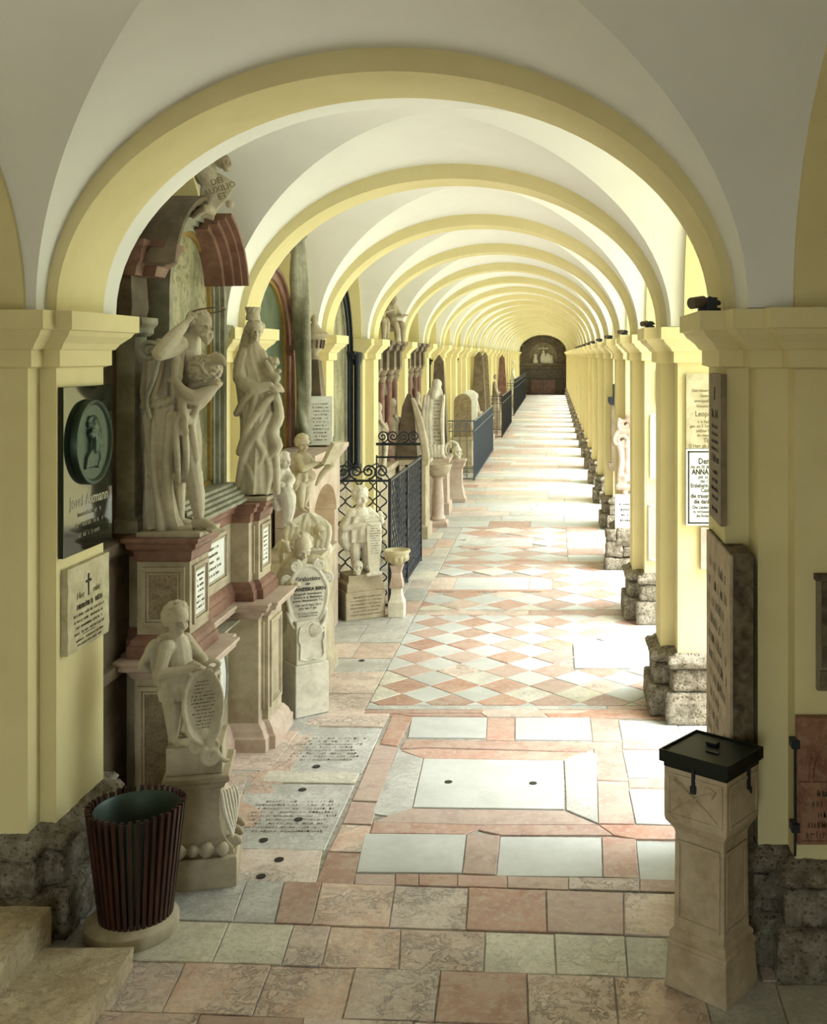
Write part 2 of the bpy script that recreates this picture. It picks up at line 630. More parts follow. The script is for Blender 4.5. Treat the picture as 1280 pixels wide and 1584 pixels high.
am0, am1 = arch_mesh(.29), arch_mesh(.20)
link('transverse_arch', am0, ceiling, (CX, Y0, 0))
for k, y in enumerate(PY):
    link('transverse_arch', am0 if k == 0 else am1, ceiling, (CX, y, 0))


def vault_mesh(L, hl, n, xe=2.10, hl_left=None):
    """groined vault: two crossing barrels of one height, slightly domed; the groins run along grid diagonals"""
    def el(t, a):
        return B_V * math.sqrt(max(0, 1 - (t / a) ** 2)) if abs(t) < a else 0
    def axis(a, e):
        p = [-a * math.cos(PI * i / n) for i in range(n + 1)]
        return [-e] + p + [e]
    xs, ys = axis(A_V, xe), axis(hl, L)
    vs, fs = [], []
    for x in xs:
        h = hl_left if hl_left and x < -.01 else hl
        for y in axis(h, L):
            z = max(el(x, A_V), el(y, h))
            if z > .01: z += .12 * max(0, 1 - (x / xe) ** 2) * max(0, 1 - (y / L) ** 2)
            vs.append((x, y, ZS + z))
    m = len(ys)
    for i in range(len(xs) - 1):
        for j in range(m - 1):
            a, b, c, d = i * m + j, i * m + j + 1, (i + 1) * m + j + 1, (i + 1) * m + j
            if i == j: fs += [(a, b, c), (a, c, d)]
            elif i + j == m - 2: fs += [(a, b, d), (b, c, d)]
            else: fs.append((a, b, c, d))
    b = MB(); b.add(vs, fs)
    me = b.mesh('vault', 'white')
    me.polygons.foreach_set('use_smooth', [True] * len(me.polygons))
    me.set_sharp_from_angle(angle=math.radians(30))
    for e in me.edges:
        p, q = (divmod(v, m) for v in e.vertices)
        if (p[0] == p[1] and q[0] == q[1]) or (p[0] + p[1] == m - 1 and q[0] + q[1] == m - 1):
            e.use_edge_sharp = True
    return me


def side_arch_mesh(side, hw, L, x0, x1, rise=1.36, solid=False):
    """wall above the springing with an arched opening, extruded in x"""
    n = 24
    poly = [(-L, ZS - .001), (-hw, ZS - .001)] + [(-x, z + ZS) for x, z in ellipse_pts(hw, rise, n)][1:-1] + [(hw, ZS - .001), (L, ZS - .001), (L, ZT), (-L, ZT)]
    b = MB()
    b.prism([(y, z) for y, z in poly], side * x0, side * x1, 'x')
    me = b.mesh('side_arch', 'yellow')
    me.polygons.foreach_set('use_smooth', [True] * len(me.polygons))
    me.set_sharp_from_angle(angle=math.radians(30))
    return me


# bays: (y0, y1, near?)
yc1 = (PY[0] + .29 + PY[1] - .2) / 2
L1 = (PY[1] - .2 - PY[0] - .29) / 2
oc1, o1 = yc1, 1.04
link('vault', vault_mesh(L1, o1 + .05, 44, 1.92), ceiling, (CX, yc1, 0))
link('side_arch', side_arch_mesh(1, o1, 1.45, 1.90, 2.9), wall_right, (CX, oc1, 0))
link('side_arch', side_arch_mesh(-1, o1, 1.45, 1.90, 2.35), wall_left, (CX, oc1, 0))
vm1, vm2 = vault_mesh(1.4, 1.20, 40, 1.90), vault_mesh(1.4, 1.20, 24, 1.90)
sr, sl = side_arch_mesh(1, 1.16, 1.6, 1.88, 2.9), side_arch_mesh(-1, 1.16, 1.6, 1.88, 2.35)
for k in range(1, 23):
    y = (PY[k] + PY[k + 1]) / 2
    link('vault', vm1 if k < 4 else vm2, ceiling, (CX, y, 0))
    link('side_arch', sr, wall_right, (CX, y, 0))
    link('side_arch', sl, wall_left, (CX, y, 0))
# near bay and the one behind it
yb, Lb = (Y0 + .29 + PY[0] - .29) / 2, (PY[0] - .29 - Y0 - .29) / 2
ob = (PY[0] - .69 - Y0 - .69) / 2
link('vault', vault_mesh(Lb, ob + .04, 48, 2.02, 1.88), ceiling, (CX, yb, 0))
link('side_arch', side_arch_mesh(1, ob, Lb + .3, 2.02, 2.9, 1.37), wall_right, (CX, yb, 0))
link('side_arch', side_arch_mesh(-1, 1.855, Lb + .3, 1.85, 2.9, 1.36), wall_left, (CX, yb, 0))
yq = Y0 - .29 - Lb
link('vault', vault_mesh(Lb, ob + .04, 20, 2.02), ceiling, (CX, yq, 0))
# last bay against the end wall
yl, Ll = (PY[23] + .2 + Y_END) / 2, (Y_END - PY[23] - .2) / 2
link('vault', vault_mesh(Ll, Ll * .7, 16), ceiling, (CX, yl, 0))
# slabs added unseen on top to block light leaks, walls
MB().box(CX - 4.8, CX + 4.0, -3.6, PY[0], ZT, ZT + .2).box(CX - 2.7, CX + 2.95, PY[0], Y_END + .4, ZT, ZT + .2).build('roof_light_block', 'mortar', ceiling)
MB().box(CX - 2.75, CX - 2.3, PY[0] - .69, Y_END + .4, 0, ZT).build('back_wall', 'yellow', wall_left)
MB().box(CX + 2.05, CX + 2.9, Y_END - 1.9, Y_END + .4, 0, ZT).build('end_pier', 'yellow', wall_right)
wall_end = tag(MB().box(CX - 2.3, CX + 2.05, Y_END, Y_END + .4, 0, ZT).build('wall_end', 'yellow'), kind='structure')
# rooms beside and behind the near bay
wr = MB().box(CX + 3.3, CX + 3.6, -3.6, PY[0] + .69, 0, ZT).box(CX + 2.85, CX + 3.35, PY[0] + .4, PY[0] + .69, 0, ZT).build('wall_entrance_right', 'yellow', None)
tag(wr, kind='structure')
wl = MB().box(CX - 4.8, CX - 4.5, -3.6, -1.5, 0, ZT).box(CX - 4.8, CX - 4.5, -1.5, 1.5, 0, ZT).box(CX - 4.8, CX - 4.5, 1.5, 3.2, 1.2, ZT).box(CX - 4.8, CX - 4.5, 3.2, 5.5, 0, ZT).box(CX - 4.8, CX - 2.7, PY[0] + .4, PY[0] + .69, 0, ZT).build('wall_entrance_left', 'yellow', None)  # low gap in this unseen wall added to let some light in
tag(wl, kind='structure')
# wall behind the camera, with an added opening sized to brighten the near bay
wb = MB().box(CX - 4.5, CX - 1.4, -3.6, -3.3, 0, ZT).box(CX + .8, CX + 3.3, -3.6, -3.3, 0, ZT).box(CX - 1.4, CX + .8, -3.6, -3.3, 3.2, ZT).build('wall_back', 'yellow', None)
tag(wb, kind='structure')
# courtyard
g = MB().box(CX + 2.95, 60, -30, 120, -.35, -.06).build('ground', 'grass', None)
tag(g, kind='structure')
g2 = MB().box(-40, CX + 2.95, -30, -3.6, -.35, -.02).box(-40, CX - 4.5, -3.6, 30, -.35, -.02).build('ground_behind', 't_far', None)
tag(g2, kind='structure')
gp = MB().box(CX + 2.95, CX + 10, -30, 120, -.1, -.04).build('bounce_strip', 'bounce_ground', None)  # added strip, pale so that it bounces light into the arcade
tag(gp, kind='structure')
cw = MB().box(38, 38.6, -30, 120, -.1, 4.2).build('courtyard_wall', 'yellow', None)
tag(cw, kind='structure')

# ---------------------------------------------------------------- floor
bed = MB().box(CX - 4.5, CX + 2.95, -3.6, Y_END, -.3, -.009).build('mortar_bed', 'mortar', floor)
n_tiles = [0]


def clip(poly, x0, x1, y0, y1):
    for ax, lim, sg in ((0, x0, 1), (0, x1, -1), (1, y0, 1), (1, y1, -1)):
        out = []
        for i in range(len(poly)):
            a, b = poly[i - 1], poly[i]
            ia, ib = (a[ax] - lim) * sg >= 0, (b[ax] - lim) * sg >= 0
            if ia != ib:
                t = (lim - a[ax]) / (b[ax] - a[ax])
                out.append((a[0] + (b[0] - a[0]) * t, a[1] + (b[1] - a[1]) * t))
            if ib: out.append(b)
        poly = out
        if not poly: return []
    return poly


def area(p):
    return sum(p[i - 1][0] * p[i][1] - p[i][0] * p[i - 1][1] for i in range(len(p))) / 2


def jitter_poly(poly, gap, jit):
    """ccw, joints opened, worn uneven outline"""
    if area(poly) < 0: poly = poly[::-1]
    p = []
    for q in poly:
        if not p or (Vector(q) - Vector(p[-1])).length > .01: p.append(q)
    if (Vector(p[0]) - Vector(p[-1])).length < .01: p.pop()
    if len(p) < 3: return None
    p = offset(p, -gap)
    if area(p) < .0015: return None
    if jit:
        o = []
        for i in range(len(p)):
            a, b = Vector(p[i]), Vector(p[(i + 1) % len(p)])
            o.append(p[i])
            L = (b - a).length
            if L > .2:
                k = min(4, int(L / .12))
                nrm = Vector(((b - a).y, -(b - a).x)).normalized()
                for j in range(1, k):
                    q = a + (b - a) * (j / k + rnd.uniform(-.03, .03)) - nrm * rnd.uniform(0, jit)
                    o.append((q.x, q.y))
        p = o
    return p


def tile(poly, mat, name='tile', gap=.0025, jit=.0, label=None, lift=None, many=None):
    p = jitter_poly(poly, gap, jit)
    if not p: return
    h = rnd.uniform(-.003, .003) if lift is None else lift
    sx, sy = rnd.uniform(-.003, .003), rnd.uniform(-.003, .003)
    cx = sum(q[0] for q in p) / len(p); cy = sum(q[1] for q in p) / len(p)
    q2 = offset(p, -.003)
    def z(q, b): return b + h + (q[0] - cx) * sx + (q[1] - cy) * sy
    rings = [[(q[0], q[1], -.05) for q in p], [(q[0], q[1], z(q, -.004)) for q in p], [(q[0], q[1], z(q, 0)) for q in q2]]
    if many is not None:
        many.loft(rings); return
    b = MB(); b.loft(rings)
    n_tiles[0] += 1
    b.v = [(v[0] - cx, v[1] - cy, v[2]) for v in b.v]
    o = link(name, b.mesh(name, mat), floor, (cx, cy, 0))
    if label: o['label'] = label
    return o


def tpx(pts, mat, **kw):
    return tile([F(*p) for p in pts], mat, **kw)


RG, WH, GR, PK, CRM = 't_red', 't_white', 't_grey', 't_pink', 't_cream'
kw = dict(jit=.004, gap=.002)


def row(y0, y1, xs, mats, slope=.033, **k2):
    """a row between photo heights y0 (far) and y1 (near), joints [(x far, x near)]"""
    def yy(y, x): return y + (x - 640) * slope
    for (a, b), (c, d), m in zip(xs, xs[1:], mats):
        tpx([(b, yy(y1, b)), (d, yy(y1, d)), (c, yy(y0, c)), (a, yy(y0, a))], m, **{**kw, **k2})


# two rows behind the frame edge and the front rows of worn square slabs
row(1690, 1830, [(-900, -1100), (-560, -700), (-230, -330), (90, 30), (420, 380), (740, 740), (1060, 1090), (1380, 1440), (1700, 1790)], [PK, RG, PK, RG, PK, PK, RG, PK])
row(1580, 1690, [(-600, -800), (-250, -370), (0, -80), (150, 90), (310, 270), (470, 450), (640, 640), (820, 845), (1000, 1040), (1180, 1240), (1400, 1480)], [PK, RG, PK, PK, RG, PK, PK, RG, PK, PK])
row(1500, 1580, [(-360, -500), (-120, -200), (60, 0), (175, 110), (287, 250), (420, 390), (550, 530), (682, 672), (815, 818), (950, 958), (1085, 1105), (1200, 1225), (1330, 1370)],
    [PK, PK, PK, PK, PK, PK, PK, RG, PK, PK, GR, CRM])
row(1437, 1500, [(-300, -360), (-60, -100), (100, 66), (230, 195), (355, 328), (455, 435), (512, 497), (620, 617), (751, 749), (858, 861), (967, 972), (1045, 1052), (1160, 1180), (1300, 1330)],
    [GR, GR, GR, CRM, CRM, PK, PK, PK, CRM, CRM, GR, GR, PK])
row(1370, 1435, [(-200, -280), (60, 30), (200, 180), (382, 360), (440, 425), (498, 482), (611, 602), (725, 721), (845, 847), (965, 966), (1052, 1058), (1180, 1200), (1320, 1360)],
    [GR, GR, GR, GR, RG, PK, PK, RG, RG, PK, PK, PK])

# grey inscribed slabs and border on the left
tpx([(500, 1312), (490, 1367), (330, 1364), (350, 1312)], PK, **kw)
s1 = tpx([(549, 1214), (502, 1315), (352, 1312), (380, 1212)], 't_grey', name='inscribed_slab', label='grey grave slab with worn rows of lettering, cut metal holes')
tpx([(352, 1364), (330, 1364), (200, 1362), (240, 1300), (352, 1312)], PK, **kw)
tpx([(380, 1212), (355, 1300), (250, 1298), (300, 1230)], PK, **kw)
tpx([(557, 1195), (549, 1212), (405, 1210), (414, 1193)], CRM, **kw)
s2 = tpx([(592, 1126), (560, 1196), (418, 1193), (468, 1124)], 't_grey', name='inscribed_slab', label='grey grave slab with worn rows of lettering')
tpx([(414, 1193), (385, 1210), (310, 1228), (330, 1196)], PK, **kw)
tpx([(466, 1126), (418, 1192), (340, 1192), (380, 1146)], PK, **kw)
tpx([(606, 1098), (594, 1124), (470, 1122), (488, 1098)], PK, **kw)
tpx([(486, 1098), (468, 1122), (390, 1140), (420, 1096)], GR, **kw)
# strip of red blocks beside them
tpx([(640, 1108), (615, 1154), (588, 1150), (607, 1104)], RG, **kw)
tpx([(617, 1156), (586, 1240), (545, 1238), (581, 1152)], RG, **kw)
tpx([(586, 1242), (575, 1275), (530, 1273), (543, 1240)], RG, **kw)
tpx([(575, 1277), (560, 1318), (508, 1316), (529, 1275)], PK, **kw)
tpx([(559, 1320), (546, 1369), (487, 1367), (507, 1318)], RG, **kw)
# octagonal field with the big pale slab
tpx([(655, 1173), (873, 1176), (874, 1252), (638, 1249)], WH, name='slab', label='large pale slab with two round holes', gap=.005)
tpx([(621, 1162), (655, 1173), (638, 1250), (600, 1262), (575, 1258), (617, 1156)], GR, **kw)
tpx([(621, 1160), (660, 1157), (880, 1163), (906, 1163), (873, 1176), (655, 1173)], RG, **kw)
tpx([(873, 1176), (910, 1163), (924, 1166), (926, 1274), (876, 1253)], GR, **kw)
tpx([(600, 1262), (638, 1250), (874, 1253), (926, 1275), (750, 1276), (580, 1272)], RG, **kw)
tpx([(628, 1144), (745, 1146), (880, 1148), (935, 1150), (910, 1162), (880, 1162), (660, 1156), (619, 1158)], RG, **kw)
tpx([(578, 1270), (750, 1276), (720, 1290), (573, 1289)], RG, **kw)
tpx([(750, 1276), (926, 1276), (950, 1292), (775, 1292), (740, 1284)], RG, **kw)
# white panels with red bands between
tpx([(637, 1109), (754, 1110), (752, 1142), (631, 1141)], WH)
tpx([(797, 1110), (913, 1110), (917, 1145), (797, 1144)], WH)
tpx([(754, 1110), (797, 1110), (797, 1145), (752, 1144)], RG, **kw)
tpx([(913, 1110), (957, 1112), (963, 1146), (917, 1146)], RG, **kw)
tpx([(957, 1114), (1046, 1116), (1060, 1146), (963, 1144)], WH)
tpx([(1046, 1116), (1150, 1117), (1170, 1148), (1060, 1146)], WH)
tpx([(610, 1092), (724, 1092), (754, 1108), (637, 1107), (607, 1102)], RG, **kw)
tpx([(724, 1092), (830, 1093), (850, 1109), (754, 1108)], PK, **kw)
tpx([(830, 1093), (1010, 1098), (1120, 1112), (850, 1109)], RG, **kw)
tpx([(917, 1148), (962, 1148), (972, 1208), (924, 1206)], RG, **kw)
tpx([(963, 1146), (1170, 1150), (1176, 1160), (963, 1158)], RG, **kw)
tpx([(963, 1160), (1062, 1162), (1080, 1204), (972, 1202)], WH)
tpx([(1062, 1162), (1180, 1164), (1200, 1206), (1080, 1204)], WH)
tpx([(972, 1204), (1200, 1208), (1206, 1221), (973, 1218)], RG, **kw)
tpx([(924, 1208), (972, 1209), (982, 1275), (926, 1274)], RG, **kw)
tpx([(973, 1221), (1085, 1224), (1105, 1278), (984, 1274)], WH)
tpx([(1085, 1224), (1210, 1226), (1235, 1280), (1105, 1278)], WH)
tpx([(926, 1276), (984, 1276), (1235, 1282), (1245, 1302), (984, 1298), (950, 1292)], RG, **kw)
tpx([(564, 1289), (722, 1290), (715, 1350), (551, 1349)], WH)
tpx([(722, 1290), (774, 1292), (768, 1354), (715, 1351)], RG, **kw)
tpx([(774, 1293), (931, 1295), (933, 1356), (768, 1354)], WH)
tpx([(931, 1294), (984, 1298), (990, 1360), (933, 1357)], RG, **kw)
tpx([(984, 1300), (1110, 1304), (1130, 1366), (990, 1363)], WH)
tpx([(1110, 1304), (1250, 1306), (1275, 1370), (1130, 1366)], WH)
xs_ = [549, 612, 648, 708, 785, 880, 990, 1100, 1290]
for a, b, m in zip(xs_, xs_[1:], [RG, RG, RG, RG, RG, PK, RG, RG]):
    tpx([(a, 1350 + (a - 549) * .02), (b, 1350 + (b - 549) * .02), (b, 1368 + (b - 549) * .025), (a, 1367 + (a - 549) * .025)], m, **kw)
# holes in the slabs
hb = MB()
for (x, y) in ((694, 1210), (825, 1212), (408, 1300), (462, 1268), (468, 1222), (490, 1186), (432, 1330), (404, 1356), (560, 1022)):
    X, Y = F(x, y)
    hb.lathe([(.028, .001), (.028, .0045), (.02, .0055)], (X, Y, 0), 12)
hb.build('hole_plug', 'ink', floor)
# inscriptions on the grey slabs
for (px, py, w, h, n, sd_) in ((452, 1262, .62, .50, 9, 3), (508, 1158, .60, .50, 8, 5)):
    X, Y = F(px, py)
    bb = worn_lines(w, h, n, sd_, .55)
    me = bb.mesh('lettering', M['mortar'])
    me.transform(Matrix.Translation((0, 0, .0035)))
    link('lettering', me, floor, (X, Y, 0))

# diamond field 1
XL, XR = -1.60, 1.9


def diamonds(cx, cy, p, q, x0, x1, y0, y1, skip, mats=(WH, RG)):
    i0 = int((x0 - cx) / p) - 2
    for i in range(i0, int((x1 - cx) / p) + 3):
        for j in range(-2, int((y1 - cy) / q) + 3):
            for k, m in enumerate(mats):
                X, Y = cx + (i + .5 * k) * p, cy + (j + .5 * k) * q
                d = [(X - p / 2, Y), (X, Y - q / 2), (X + p / 2, Y), (X, Y + q / 2)]
                if any(a < X < b and c < Y < e for a, b, c, e in skip): continue
                d = clip(d, x0, x1, y0, y1)
                if len(d) < 3 or abs(area(d)) < .004: continue
                if all(v[0] > 1.35 for v in d): continue
                tile(d, rnd.choice((m, m, m, m, PK if m == RG else CRM)), gap=.003)


tile([(XL, 9.03), (.45, 9.03), (.45, 9.13), (XL, 9.13)], GR, gap=.004)
tile([(.45, 9.03), (1.5, 9.03), (1.5, 9.13), (.45, 9.13)], RG, gap=.004)
tile([(XL - .0, 8.93), (-.6, 8.93), (-.6, 9.02), (XL, 9.02)], RG, gap=.004)
tile([(-.6, 8.93), (1.5, 8.93), (1.5, 9.02), (-.6, 9.02)], PK, gap=.004)
sl1 = [F(889, 1033)[0], F(1010, 1035)[0], F(889, 1034)[1], F(889, 992)[1]]
diamonds(-.68, 9.45, .449, .459, XL, 1.5, 9.14, 12.30, [(sl1[0], sl1[1] + .1, sl1[2], sl1[3])])
tile([(sl1[0], sl1[2]), (sl1[1], sl1[2]), (sl1[1], sl1[3]), (sl1[0], sl1[3])], WH, lift=.006, name='slab', label='pale blue grey slab set into the chequered field')
tile([(XL, 12.31), (-.3, 12.31), (-.3, 12.55), (XL, 12.55)], PK)
tile([(-.3, 12.31), (1.5, 12.31), (1.5, 12.55), (-.3, 12.55)], RG)
# field 2 with a framed slab
y2a, y2b = 12.56, 15.3
sx0, sx1, sy0, sy1 = F(700, 912)[0], F(818, 912)[0], F(0, 912)[1], F(0, 893)[1]
diamonds(-.85, 13.1, .56, .56, XL, 1.5, y2a, y2b, [(sx0 - .45, sx1 + .3, sy0 - .12, sy1 + .12)])
tile([(sx0, sy0), (sx1, sy0), (sx1, sy1), (sx0, sy1)], WH, name='slab', label='pale slab between two pairs of red blocks')
tile([(sx0 - .45, sy0), (sx0, sy0), (sx0, sy1), (sx0 - .45, sy1)], PK)
tile([(sx1, sy0), (sx1 + .3, sy0), (sx1 + .3, sy1), (sx1, sy1)], PK)
tile([(sx0 - .45, sy0 - .12), (sx1 + .3, sy0 - .12), (sx1 + .3, sy0), (sx0 - .45, sy0)], RG)
tile([(sx0 - .45, sy1), (sx1 + .3, sy1), (sx1 + .3, sy1 + .12), (sx0 - .45, sy1 + .12)], RG)
tile([(XL, 15.31), (1.5, 15.31), (1.5, 15.5), (XL, 15.5)], RG)
# field 3
diamonds(-.85, 15.8, .75, .62, XL, .2, 15.51, 18.6, [(-1.45, -.35, 16.5, 17.7)])
tile([(-1.45, 16.7), (-.35, 16.7), (-.35, 17.5), (-1.45, 17.5)], GR)
tile([(-1.45, 16.5), (-.35, 16.5), (-.35, 16.7), (-1.45, 16.7)], RG)
tile([(-1.45, 17.5), (-.35, 17.5), (-.35, 17.7), (-1.45, 17.7)], RG)
for j in range(6):
    y = 15.51 + j * .515
    for i, (a, b) in enumerate(((.2, .75), (.75, 1.5))):
        tile([(a, y), (b, y), (b, y + .515), (a, y + .515)], (WH, RG)[(i + j) % 2])


# irregular slab rows: left strip, and everything farther on
def slab_rows(x0, x1, y0, y1, lim_y, dmin, dmax, wmin, wmax, mats, seed):
    r = random.Random(seed)
    far = MB()
    y = y0
    while y < y1 - .05:
        d = min(r.uniform(dmin, dmax), y1 - y)
        if y1 - y - d < .12: d = y1 - y
        x = x0
        while x < x1 - .02:
            w = r.uniform(wmin, wmax)
            if x1 - x - w < .2: w = x1 - x
            poly = [(x, y), (x + w, y), (x + w, y + d), (x, y + d)]
            m = r.choice(mats)
            if y < lim_y:
                tile(poly, m, gap=.003, jit=.004)
            else:
                fars.setdefault(m, MB())
                tile(poly, m, gap=.006, many=fars[m])
            x += w
        y += d


fars = {}
slab_rows(-2.75, XL - .005, 9.0, 18.6, 16, .35, .8, .45, .9, [GR, PK, CRM, PK, GR], 3)
slab_rows(-2.75, -1.9, 6.2, 9.0, 9, .5, .8, .4, .8, [PK, GR, PK], 4)
slab_rows(-2.75, 1.35, 18.6, 80.5, 27, .45, .75, .7, 1.9, [WH, GR, PK, WH, CRM, PK, GR, RG, WH], 5)
slab_rows(1.5, 2.05, 9.0, 18.6, 1, .6, 1.2, .5, .9, [GR, PK, CRM], 6)
slab_rows(1.15, 2.05, 6.3, 8.95, 9, .6, 1.1, .5, .9, [GR, PK, CRM], 7)
slab_rows(-2.75, 2.05, -3.2, 4.3, -9, .6, 1.0, .6, 1.2, [PK, RG, PK, CRM], 8)
slab_rows(-5.3, -2.5, 4.3, 5.3, -9, .6, 1.0, .6, 1.2, [PK, GR], 9)
for m, b in fars.items():
    b.build('distant_tile', m, floor, kind='stuff')

# two stone steps rising to the left in the near bay
steps = empty('stair', (-2.8, 4.0, 0), 'worn tan stone steps with pale edges rising at the bottom left corner', 'steps')


def step(x0, x1, y0, y1, z0, z1, seed):
    b = MB(); b.box(x0, x1, y0, y1, z0, z1)
    me = b.mesh('tread', 't_tan'); subdiv(me, .07); rough(me, .008, 6, seed)
    me.polygons.foreach_set('use_smooth', [True] * len(me.polygons))
    me.set_sharp_from_angle(angle=math.radians(50))
    return link('tread', me, steps, (0, 0, 0))


def fix_loc(o):
    o.location = -wloc(o.parent)
    return o


fix_loc(step(-2.50, -2.06, 2.1, 5.22, -.02, .10, 1))
fix_loc(step(-3.4, -2.50, 2.1, 5.30, -.02, .26, 2))
fix_loc(step(-4.6, -3.4, 2.1, 5.05, -.02, .42, 3))
# ================================================================ carving tools
class Sc(MB):
    """overlapping tapered solids fused into one continuous carved surface"""
    def __init__(s):
        super().__init__()
        s.dents = []

    def limb(s, pts, rad, sub=3, n=10, flat=1.0, up=None):
        p = cr(pts, sub)
        return s.tube(p, lerp_list(list(rad), len(p)), n, flat=flat, up=up)

    def robe(s, secs, nf, amp, phase=0, twist=0, n=64, sharp=1.0):
        """secs: [(centre, rx, ry, fold factor)], ring in the xy plane"""
        rings = []
        for k, (c, rx, ry, fa) in enumerate(secs):
            t = k / (len(secs) - 1)
            r = []
            for i in range(n):
                a = 2 * PI * i / n
                w = math.sin(nf * a + phase + twist * t + .9 * math.sin(2 * a + 3 * t))
                w = 1 - 2 * abs(w) ** sharp if sharp != 1 else w
                f = 1 + amp * fa * w + amp * .5 * fa * math.sin(nf * 1.7 * a + 4 * t)
                r.append((c[0] + rx * f * math.cos(a), c[1] + ry * f * math.sin(a), c[2] + .0))
            rings.append(r)
        return s.loft(rings)

    def curls(s, c, r, n, seed, size=.02, z0=-.3, face=None):
        """curly hair over an ellipsoid; face = direction left free"""
        rr = random.Random(seed)
        c = Vector(c)
        k = 0
        while k < n:
            d = Vector((rr.gauss(0, 1), rr.gauss(0, 1), rr.gauss(0, 1))).normalized()
            if d.z < z0: continue
            if face is not None and d.dot(Vector(face).normalized()) > .22 and d.z < .70: continue
            p = c + Vector((d.x * r[0], d.y * r[1], d.z * r[2]))
            R_ = size * rr.uniform(.85, 1.3)
            t1 = d.orthogonal().normalized(); t2 = d.cross(t1)
            a0 = rr.uniform(0, 6.28)
            s.ball(p - d * size * .5, size, n=6)
            s.tube([p + (t1 * math.cos(a0 + t) + t2 * math.sin(a0 + t)) * R_ * (1 - t / 11) + d * size * t / 9 for t in (0, .9, 1.8, 2.7, 3.6, 4.5, 5.4, 6.3, 7.2)], size * .38, 5)
            k += 1
        return s

    def face(s, c, fwd, up, R):
        """features of a head of half-height R centred at c, looking along fwd"""
        c, f, u = Vector(c), Vector(fwd).normalized(), Vector(up).normalized()
        u = (u - f * u.dot(f)).normalized()
        r = f.cross(u)
        q = lambda a, b, d: c + r * a * R + u * b * R + f * d * R
        rot = Matrix((r, f, u)).transposed().to_quaternion()
        s.ball(c + u * R * .16 - f * R * .04, (.70 * R, .82 * R, .82 * R), rot, 18)           # skull
        s.ball(q(0, -.25, .22), (.54 * R, .54 * R, .60 * R), rot, 16)                          # face mask
        for sg in (-1, 1):
            s.ball(q(.32 * sg, -.30, .46), (.25 * R, .24 * R, .25 * R), rot, 10)                # cheek
            s.ball(q(.72 * sg, -.08, .0), (.08 * R, .20 * R, .24 * R), rot, 8)                  # ear
            s.tube([q(.06 * sg, .16, .76), q(.28 * sg, .22, .74), q(.50 * sg, .10, .60)], [.07 * R, .085 * R, .06 * R], 6)  # brow
            s.dents.append((q(.27 * sg, .0, .82), .22 * R, f * (-.16 * R)))                    # socket
            s.dents.append((q(.27 * sg, .0, .70), .10 * R, f * (.07 * R)))                     # eyeball
        s.tube([q(0, .14, .74), q(0, -.08, .88), q(0, -.22, .99)], [.05 * R, .07 * R, .10 * R], 8)  # nose
        for sg in (-1, 1): s.ball(q(.12 * sg, -.24, .84), .06 * R, n=6)
        s.tube([q(-.20, -.455, .70), q(-.07, -.42, .80), q(.07, -.42, .80), q(.20, -.455, .70)], [.035 * R, .06 * R, .06 * R, .035 * R], 6)  # lips
        s.tube([q(-.15, -.56, .69), q(0, -.575, .77), q(.15, -.56, .69)], [.04 * R, .07 * R, .04 * R], 6)
        s.dents.append((q(0, -.50, .78), .10 * R, f * (-.05 * R)))
        s.ball(q(0, -.76, .55), (.19 * R, .17 * R, .15 * R), rot, 8)                            # chin
        return r, f, u

    def hand(s, wrist, direction, palm_up, L, curl=.5, spread=.12):
        """palm and five fingers; direction wrist -> knuckles, palm_up = back of hand normal"""
        w, d = Vector(wrist), Vector(direction).normalized()
        b = Vector(palm_up); b = (b - d * b.dot(d)).normalized()
        r = d.cross(b)
        s.limb([w, w + d * L * .28, w + d * L * .48], [L * .15, L * .2, L * .2], flat=.6, up=b)
        for i, (o, ln) in enumerate(((-.17, .42), (-.06, .48), (.06, .45), (.17, .36))):
            a = w + d * L * .46 + r * o * L
            dd = (d + r * o * spread * 4).normalized()
            p1 = a + dd * ln * L * .45 - b * curl * .08 * L
            p2 = p1 + (dd * (1 - curl * .6) - b * curl).normalized() * ln * L * .32
            p3 = p2 + (dd * (1 - curl * 1.2) - b * curl * 1.4).normalized() * ln * L * .26
            s.tube([a, p1, p2, p3], [L * .062, L * .058, L * .052, L * .04], 6)
        t0 = w + d * L * .14 + r * -.14 * L
        t1 = t0 + (d * .6 - r * .75 - b * .2).normalized() * L * .24
        t2 = t1 + (d * .9 - r * .2 - b * .4 * curl).normalized() * L * .22
        s.tube([t0, t1, t2], [L * .085, L * .07, L * .05], 6)

    def foot(s, heel, direction, L):
        h, d = Vector(heel), Vector(direction).normalized()
        r = d.cross(Vector((0, 0, 1)))
        s.limb([h + Vector((0, 0, L * .28)), h + d * L * .35 + Vector((0, 0, L * .24)), h + d * L * .72 + Vector((0, 0, L * .11))], [L * .17, L * .17, L * .12])
        s.ball(h + Vector((0, 0, L * .13)), L * .15, n=8)
        for i in range(5):
            o = (i - 2) * L * .085
            s.tube([h + d * L * (.66 - .02 * i) + r * o * .9 + Vector((0, 0, L * .08)), h + d * L * (.96 - .045 * i) + r * o * 1.1 + Vector((0, 0, L * .05))], [L * .07, L * .05], 6)

    def carve(s, name, mat, parent, voxel=.008, smooth=3, mtx=None, label=None, kind=None, origin=None):
        if mtx is not None:
            s.v = [tuple(mtx @ Vector(p)) for p in s.v]
            R3 = mtx.to_3x3()
            s.dents = [(mtx @ Vector(c), r * R3.col[0].length, R3 @ v) for c, r, v in s.dents]
        base = wloc(parent) if parent is not None else Vector(origin or (0, 0, 0))
        s.v = [(p[0] - base.x, p[1] - base.y, p[2] - base.z) for p in s.v]
        me = s.mesh(name, mat)
        o = bpy.data.objects.new(name, me); COL.objects.link(o)
        m = o.modifiers.new('r', 'REMESH'); m.mode = 'VOXEL'; m.voxel_size = voxel; m.use_smooth_shade = True
